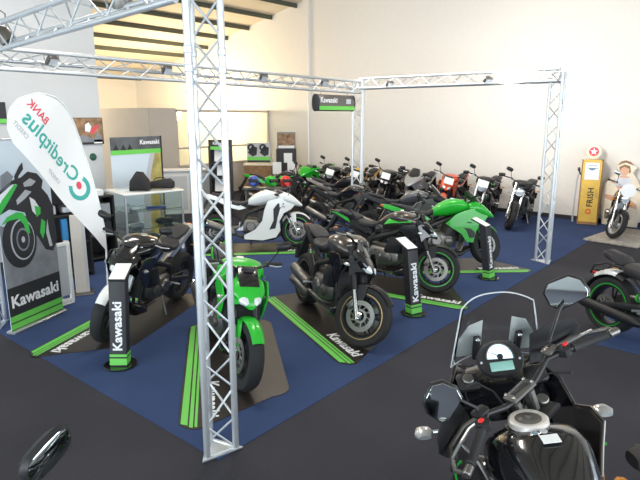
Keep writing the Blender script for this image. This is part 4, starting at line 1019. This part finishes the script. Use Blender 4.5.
# dark goods rack left of the glass cabinet
gr = thing('parts_rack', 'low black rack packed with dark boxes left of the glass cabinet', 'rack', (2.10, 6.00, 0), R(-6))
for x in (-.52, 0, .52): MB().box((x, 0, .55), (.03, .40, 1.10), bev=.004).build('side_panel', 'matte', gr)
for z in (.06, .42, .76, 1.09): MB().box((0, 0, z), (1.04, .41, .025), bev=.003).build('shelf_board', 'matte', gr)
MB().box((0, .2, .57), (1.06, .012, 1.05)).build('back_panel', 'pdark', gr)
rq = Mat.Translation((2.10, 6.0, 0)) @ Mat.Rotation(R(-6), 4, 'Z')
nm_ = ['black', 'blue', 'grey', 'silver', 'black', 'grey', 'dark steel', 'black', 'white', 'grey']
mt_ = ['pdark', 'blue', 'grey', 'silver', 'pdark', 'grey', 'steel', 'pdark', 'paper', 'grey']
sp_ = [(-.38, .774), (-.13, .774), (.14, .774), (.38, .774), (-.36, .434), (-.13, .434), (.16, .434), (.38, .434), (.26, 1.104), (-.2, 1.104)]
pos_ = ['leftmost on the upper shelf', 'second on the upper shelf', 'third on the upper shelf', 'rightmost on the upper shelf', 'leftmost on the middle shelf', 'second on the middle shelf', 'third on the middle shelf', 'rightmost on the middle shelf', 'on the right of the top', 'on the left of the top']
for k, (x, z) in enumerate(sp_):
    w_, h_ = (.19, .20+.04*(k % 3)) if k < 8 else (.24, .10)
    b1_ = tag(MB().box((0, 0, h_/2), (w_, .24, h_), bev=.008).build('goods_box', mt_[k]), '%s goods box %s of the low black rack' % (nm_[k], pos_[k]), 'box', 'boxes on the low black rack')
    b1_.location = rq @ Vec((x, -.04, z)); b1_.rotation_euler.z = R(-6)
# ------------------------------------------------------------------ foreground adventure bike, seen over the rider's shoulder
HB, LB, SB = R(39.8), R(-8), 1.048
MBk = Mat.Rotation(HB, 4, 'Z') @ Mat.Rotation(LB, 4, 'X')
off = MBk @ (Vec((.33, 0, 1.165))*SB)
clampR = Vec((-.1407, -2.1925, 1.222)); rootp = clampR-off
fb_ = motorcycle('adventure_motorcycle', 'large black adventure motorcycle with clear windscreen in the right foreground, seen from the rider side',
    (rootp.x+cos(HB)*.72*SB, rootp.y+sin(HB)*.72*SB), (cos(HB), sin(HB)), 'naked', 'gloss_black', steer=35, lean=-8, scale=SB, z0=rootp.z,
    opts=dict(round=True, skip=('tank', 'head', 'bars'), stripe='green'))
def V(nm, m, mb, par=fb_, st=False, ang=38):
    mb.v = [Vec((v.x+.33, v.y, v.z+1.165)) for v in mb.v]
    if st: mb.tf(SV)
    return mb.build(nm, m, par, ang)
dV = Vec((-sin(R(25)), 0, cos(R(25)))); SV = rot_about((.33, 0, 1.165), dV, R(35))
# tank with two crease lines, cap, stickers
tk = MB().loft([(-.56, 0, -.24, .06, .04, 2.3), (-.53, 0, -.23, .085, .09, 2.5, .05), (-.46, 0, -.21, .115, .135, 2.6, .05), (-.36, 0, -.20, .148, .155, 2.6, .05), (-.26, 0, -.185, .175, .16, 2.7, .05), (-.16, 0, -.19, .19, .15, 2.8, .05), (-.07, 0, -.21, .19, .12, 2.8), (-.01, 0, -.235, .15, .075, 2.6), (.02, 0, -.25, .08, .03, 2.4)], 32)
tko = V('fuel_tank', 'gloss_black', tk)
cp = MB().lathe([(.048, 0), (.052, .012), (.068, .014), (.076, .008), (.078, -.012), (.05, -.012)], (-.135, .022, -.034), (.06, 0, 1), 36)
V('cap_ring', 'capring' , cp, tko)
V('fuel_cap', 'steel', MB().cyl((-.135, .022, -.032), .049, .022, (.06, 0, 1), 30).cyl((-.135, .022, -.018), .014, .012, (.06, 0, 1), 16), tko)
V('sticker', 'paper', MB().box((-.285, -.005, -.0225), (.045, .065, .002), rz=R(-8), rot=Mat.Rotation(R(-6), 4, 'Y')), tko)
V('sticker', 'greyp', MB().cyl((-.235, .0, -.0225), .014, .003, n=18), tko)
V('sticker', 'bluegrey', MB().cyl((-.238, .035, -.0225), .013, .003, n=18), tko)
YI = {1: .385, -1: .45}
for s_ in (-1, 1):
    # shrouds flanking the tank
    yo = lambda x, z: .19+.105*max(0, min(1, (x+.26)/.18))-.30*max(0, x+.0)-.15*max(0, -.35-z)
    out = [(-.24, -.24), (-.19, -.16), (-.10, -.105), (.02, -.11), (.12, -.15), (.26, -.22), (.24, -.34), (.10, -.46), (-.06, -.50), (-.15, -.42), (-.22, -.32)]
    sh_ = MB().prism(out, -.010, .010, .006, yf=lambda x, z, s_=s_: s_*yo(x, z))
    so_ = V('tank_shroud', 'gloss_black' if s_ > 0 else 'brown', sh_)
    V('shroud_edge', 'steel', MB().tube([(x, s_*(yo(x, z)+.004), z+.002) for x, z in ((-.24, -.24), (-.19, -.16), (-.10, -.103), (.02, -.108), (.12, -.148))], .006, 6), so_)
    V('green_pinstripe', 'green', MB().tube([(x, s_*(yo(x, z)+.008), z) for x, z in ((-.10, -.20), (.0, -.30), (-.02, -.40))], .005, 6), so_)
    # inner cowl side and front cowl
    V('cowl_side', 'gloss_black', MB().prism([(.10, -.16), (.24, -.07), (.40, -.02), (.54, -.10), (.60, -.24), (.44, -.38), (.22, -.34)], -.008, .008, .005, yf=lambda x, z, s_=s_: s_*(.27-.55*max(0, x-.2)**1.1)))
    V('indicator', 'silver', MB().tube([(.26, s_*.26, -.28), (.26, s_*(.35 if s_ > 0 else .42), -.28)], .010, 8).loft([(.22, s_*YI[s_], -.28, .03, .010, 2.4), (.25, s_*YI[s_], -.28, .045, .024, 2.4), (.29, s_*YI[s_], -.28, .035, .018, 2.4)], 12))
    V('dash_pod', 'black', MB().box((.27, s_*.155, -.055), (.09, .10, .04), bev=.012, rot=Mat.Rotation(R(-28), 4, 'Y')))
V('pod_switch', 'steel', MB().cyl((.262, .155, -.034), .026, .012, (-.47, 0, .88), 22))
nose = MB().loft([(.22, 0, -.17, .20, .07, 3), (.34, 0, -.15, .225, .10, 3), (.46, 0, -.17, .18, .11, 2.8), (.56, 0, -.22, .11, .09, 2.6), (.63, 0, -.27, .05, .04, 2.4)], 20)
no = V('front_cowl', 'gloss_black', nose)
for s_ in (-1, 1):
    V('headlight_lens', 'glass', MB().loft([(-.06, 0, 0, .02, .012), (0, 0, 0, .055, .03), (.06, 0, 0, .03, .015)], 12).tf(Mat.Translation((.54, s_*.075, -.165)) @ Mat.Rotation(R(45), 4, 'Y')), no)
# instrument cluster: plate facing the rider
q = Mat.Translation((.28, 0, .035)) @ frame_m((0, 0, 0), (0, -1, 0), (.62, 0, .78))  # local x right, y up the face, z to the rider
def D(mb): return mb.tf(q)
dk = D(MB().loft([(-.055, 0, 0, .08, .065, 2.4), (-.03, 0, 0, .10, .080, 2.5), (.0, 0, 0, .108, .086, 2.5), (.012, 0, 0, .10, .078, 2.5), (.008, 0, 0, .086, .066, 2.5)], 26, axis='z'))
do = V('instrument_cluster', 'black', dk)
semi = [(cos(R(a))*.058, .004+sin(R(a))*.062) for a in range(-10, 191, 12)]
V('tachometer', 'dial', D(MB().prism(semi, .010, .016, .002, plane='xy')), do)
V('tachometer_rim', 'steel', D(MB().tube([(x*1.06, y*1.04, .015) for x, y in semi], .0035, 6)), do)
V('tachometer_needle', 'black', D(MB().cyl((0, .006, .018), .014, .008, n=16).tube([(0, .006, .018), (-.035, .028, .018)], .0018, 5)), do)
V('speed_display', 'cyan', D(MB().box((0, -.036, .012), (.105, .042, .006), bev=.002)), do)
for x in (-.088, .088): V('warning_lamp', 'greyp', D(MB().cyl((x, -.01, .010), .006, .006, n=10)), do)
for a in range(0, 181, 30): V('dial_tick', 'pdark', D(MB().box((cos(R(a))*.050, .006+sin(R(a))*.050, .0165), (.010, .0022, .001), rz=R(a))), do)
# windscreen
pts = []; NI, NK = 10, 16; th_ = .005
for layer in (0, 1):
    for i in range(NI+1):
        t = i/NI; zz = .02+.345*t; xx = .40-.165*t+.02*t*t
        hw = .205-.050*t
        for k in range(NK+1):
            u = -1+2*k/NK; y = u*hw+.018; xb = xx-.11*abs(u)**2.2*(1-.35*t); top_dip = -.030*abs(u)**3*t*t
            n = .0 if layer == 0 else th_; pts.append((xb-n, y, zz+top_dip-n*.3))
W = NK+1; T = W*(NI+1); fs = []
for i in range(NI):
    for k in range(NK):
        a = i*W+k; fs.append((a, a+1, a+W+1, a+W)); fs.append((T+a+W, T+a+W+1, T+a+1, T+a))
per = [k for k in range(W)]+[i*W+NK for i in range(1, NI+1)]+[NI*W+k for k in range(NK-1, -1, -1)]+[i*W for i in range(NI-1, 0, -1)]
for i in range(len(per)):
    a, b = per[i], per[(i+1) % len(per)]; fs.append((b, a, T+a, T+b))
wpts = list(pts)
ws = V('windscreen', 'clear', MB().add(pts, fs), fb_, ang=60)
V('screen_edge', 'greyp', MB().tube([wpts[i] for i in per], .0032, 5, closed=True), ws)
sheen_acrylic = mat('acrylic_painted_sheen', (.55, .58, .57), .4, trans=.35)  # pale grey tint stands in for reflections on clear plastic
for s_ in (-1, 1):
    V('screen_deflector', sheen_acrylic, MB().prism([(s_*.065, .03), (s_*.20, .03), (s_*.165, .15), (s_*.13, .215), (s_*.065, .24)], .0, .004, .001, plane='yz').tf(Mat(((1, 0, -.50, .385), (0, 1, 0, 0), (0, 0, 1, 0), (0, 0, 0, 1)))), ws)
    V('screen_slider', 'black', MB().box((.31, s_*.095, .09), (.022, .034, .16), bev=.008, rot=Mat.Rotation(R(-27), 4, 'Y')), ws)
    V('slider_bolt', 'chrome', MB().cyl((.268, s_*.095, .145), .009, .02, (-.9, 0, .4), 12), ws)
# handlebar
camL = (MBk.inverted() @ (Vec((-2.414, -2.955, 2.4))-rootp))/SB
def facing(mc, mix):
    # mirror glass normals as a rider would set them: back and slightly inwards
    w = SV @ (mc+Vec((.33, 0, 1.165))); n = (camL-w).normalized()
    n = (n+mix).normalized(); return (SV.to_3x3().inverted() @ n).normalized()
mdir = {1: facing(Vec((.04, .345, .20)), Vec((-.26, -.15, -.40))), -1: facing(Vec((.04, -.455, .215)), Vec((-.22, .12, -.20)))}
hbp = [(-.13, .44, .05), (-.06, .29, .06), (.0, .20, .05), (.0, .10, .01), (.0, .0, .0), (.0, -.10, .01), (.0, -.20, .05), (-.06, -.29, .06), (-.13, -.44, .05)]
ho = V('handlebar', 'black', MB().tube(hbp, .0135, 12), fb_, True)
V('clamp_bracket', 'steel', MB().box((0, 0, .022), (.062, .145, .022), bev=.006), ho, True)
V('clamp_recess', 'pdark', MB().box((0, 0, .034), (.024, .088, .004), bev=.001), ho, True)
for x in (-.021, .021):
    for y in (-.058, .058): V('clamp_bolt', 'chrome', MB().cyl((x, y, .036), .008, .010, n=12), ho, True)
V('riser', 'steel', MB().box((0, .045, -.05), (.045, .035, .11), bev=.008).box((0, -.045, -.05), (.045, .035, .11), bev=.008), ho, True)
V('top_yoke', 'black', MB().prism([(-.06, -.13), (.05, -.11), (.075, 0), (.05, .11), (-.06, .13), (-.075, 0)], -.135, -.105, .008, plane='xy'), fb_, True)
for s_ in (-1, 1): V('fork_cap', 'steel', MB().cyl((.0, s_*.10, -.095), .026, .03, (-.42, 0, .9), 18), fb_, True)
V('ignition_lock', 'steel', MB().cyl((.045, 0, -.09), .02, .05, (-.42, 0, .9), 16), fb_, True)
for s_ in (-1, 1):
    g0, g1 = Vec((-.13, .44*s_, .05)), Vec((-.062, .295*s_, .06))
    V('grip', 'rubber', MB().tube([g0, g0.lerp(g1, .04), g0.lerp(g1, .1), g0.lerp(g1, .95), g1], [.015, .021, .0175, .0175, .021], 14), ho, True)
    V('bar_end_weight', 'steel', MB().cyl(g0+Vec((-.012, .024*s_, -.001)), .017, .045, (-.4, .9*s_, 0), 14), ho, True)
    V('switchgear', 'black', MB().box((-.045, .262*s_, .062), (.05, .055, .055), bev=.012, rz=R(-22*s_)), ho, True)
    V('switch_button', 'red', MB().box((-.05, (.262+.008)*s_, .092), (.016, .022, .012), bev=.003), ho, True)
    V('master_cylinder', 'black' if s_ > 0 else 'steel', MB().box((.0, .225*s_, .08), (.05, .07, .03), bev=.01), ho, True)
    V('lever', 'alu', MB().tube([(-.015, .245*s_, .055), (.0, .30*s_, .052), (-.03, .40*s_, .05), (-.05, .45*s_, .05)], [.012, .009, .008, .006], 8, flat=.7), ho, True)
    hg = MB()
    hg.tube([(-.15, .475*s_, .05), (-.10, .485*s_, .045), (.02, .40*s_, .03), (.06, .28*s_, .025), (.03, .20*s_, .035)], [.008, .010, .010, .010, .008], 8)
    hgo = V('hand_guard_bar', 'steel', hg, ho, True)
    V('hand_guard_shell', 'black', MB().prism([(.20, -.03), (.30, -.045), (.42, -.03), (.46, .03), (.44, .085), (.34, .12), (.24, .105)], .0, .006, .002, plane='yz').tf(Mat(((1, -.38*1, 0, .185-.0), (0, s_, 0, 0), (0, 0, 1, .02), (0, 0, 0, 1)))), ho, True)
    # mirrors
    ms, mt = Vec((.0, .235*s_, .085)), (Vec((.045, .27, .16)) if s_ > 0 else Vec((.045, -.40, .165)))
    mo = V('mirror_stem', 'black', MB().tube([ms, ms+Vec((0, 0, .025)), mt, mt+Vec((-.005, .03*s_, .018))], .007, 8), ho, True)
    mc = Vec((.04, .345, .20)) if s_ > 0 else Vec((.045, -.47, .215)); tgt = (Vec((-.55, 0.02, .45))-mc).normalized()
    yv = Vec((0, 0, 1)); tgt = mdir[s_]; xv = yv.cross(tgt).normalized(); fm = frame_m(mc, xv, tgt.cross(xv))
    # outline: six-sided, wide outside
    oo = [(-.085, -.030), (-.070, -.050), (.055, -.052), (.085, -.020), (.080, .030), (.045, .056), (-.045, .050), (-.080, .018)]
    # local x is to the viewer's right; outer side for the left mirror is the left
    oo = [(x*(-1.10 if s_ < 0 else .92), y*1.28) for x, y in oo]; rl = R(16 if s_ < 0 else 40); oo = [(x*cos(rl)-y*sin(rl), x*sin(rl)+y*cos(rl)) for x, y in oo]
    sh2 = MB().prism(oo, -.030, .0, .010, plane='xy').tf(fm)
    mh = V('mirror_housing', 'black', sh2, ho, True)
    gl2 = MB().prism([(x*.90, y*.90) for x, y in oo], .0005, .003, .001, plane='xy').tf(fm)
    V('mirror_glass', 'mirror', gl2, ho, True)
for i_, s_ in ((0, 1), (1, -1)):
    V('cable', 'rubber', MB().tube([(.02, .22*s_, .06), (.10, .16*s_, .03), (.13, .08*s_, -.04), (.10, .02*s_, -.14)], .005, 6), fb_)
# two neighbours of which only a mirror and a tail reach into the frame
def neighbour(label, local, px_room, hd, kind, mainm, lean=-7, **k):
    h = Vec(hd).normalized(); a = atan2(h.y, h.x)
    m = Mat.Rotation(a, 4, 'Z') @ Mat.Rotation(R(lean), 4, 'X'); q_ = Vec(px_room)-(m @ Vec(local))
    return motorcycle('motorcycle', label, (q_.x+h.x*.72, q_.y+h.y*.72), (h.x, h.y), kind, mainm, lean=lean, hi=False, **k)
neighbour('black motorcycle at the lower left photo corner, only its long narrow mirror in view', (.40*1.2, -.336*1.2, 1.19*1.2), (-1.865, -1.36, 1.42), (-.31, .95), 'naked', 'gloss_black', scale=1.2)
neighbour('black motorcycle at the lower right photo corner, only its rounded tail in view', (-.86, 0, .84), (.345, -2.60, .80), (.62, -.78), 'cruiser', 'gloss_black', opts=dict(tail='black', fender='black'))
# ------------------------------------------------------------------ camera, light
cam = bpy.data.cameras.new('camera'); co = bpy.data.objects.new('camera', cam); col.objects.link(co); scn.camera = co
cam.sensor_width = 36; cam.lens = 564/640*36; cam.clip_start = .02
co.location = (-2.414, -2.955, 2.4); co.rotation_euler = (R(90-12.4), 0, R(-50.2))
def area(name, p, aim, sx, sy, e, c=(1, 1, 1)):
    l = bpy.data.lights.new(name, 'AREA'); l.shape = 'RECTANGLE'; l.size = sx; l.size_y = sy; l.energy = e; l.color = c
    o = bpy.data.objects.new(name, l); col.objects.link(o); o.location = p
    o.rotation_euler = (Vec(aim)-Vec(p)).to_track_quat('-Z', 'Y').to_euler(); return o
def lamp_point(name, p, e, r, c=(1, 1, 1)):
    l = bpy.data.lights.new(name, 'POINT'); l.energy = e; l.shadow_soft_size = r; l.color = c
    o = bpy.data.objects.new(name, l); col.objects.link(o); o.location = p; return o
w = bpy.data.worlds.new('daylight'); scn.world = w; w.use_nodes = True
w.node_tree.nodes['Background'].inputs[0].default_value = (.85, .93, 1., 1); w.node_tree.nodes['Background'].inputs[1].default_value = 2.2
# daylight through the shop windows
area('window_daylight_front', (U0+.3, 5.0, 1.9), (10, 5, 1.2), 20, 2.9, 800, (.80, .93, 1))
area('window_daylight_right', (-1.0, RV+.3, 2.0), (0, 10, 1.0), 14, 2.6, 420, (.86, .94, 1))
# unseen overhead area lights for brightness, without lamp bodies
for x, y in ((1.5, 1.5), (5.5, 1.0), (5.5, 5.0), (1.5, 5.0)):
    area('overhead_fill', (x, y, 4.9), (x, y, 0), 1.6, .5, 70, (1, .93, .84))
sp = bpy.data.lights.new('wall_flood', 'SPOT'); sp.energy = 560; sp.spot_size = R(95); sp.spot_blend = .9; sp.shadow_soft_size = .3; sp.color = (1, .95, .88)
so = bpy.data.objects.new('wall_flood', sp); col.objects.link(so); so.location = (6.9, .8, 3.1); so.rotation_euler = (Vec((11.5, .8, 2.9))-Vec(so.location)).to_track_quat('-Z', 'Y').to_euler()
area('wall_fill', (6.5, 4.0, 4.6), (11.5, 4.0, 1.5), 6, .6, 165, (1, .95, .90))  # added area light without a fixture, brightens the far wall
lamp_point('office_lamp', (9.4, 13.4, 2.5), 600, .3, (1, .80, .50))
lamp_point('ceiling_uplight_fill', (5.0, 15.2, 2.9), 300, .3, (1, .82, .55))  # unseen warm uplight added to brighten the ceiling
scn.view_settings.view_transform = 'Standard'; scn.view_settings.look = 'None'; scn.view_settings.gamma = 1; scn.view_settings.use_curve_mapping = False
scn.view_settings.exposure = 0.15
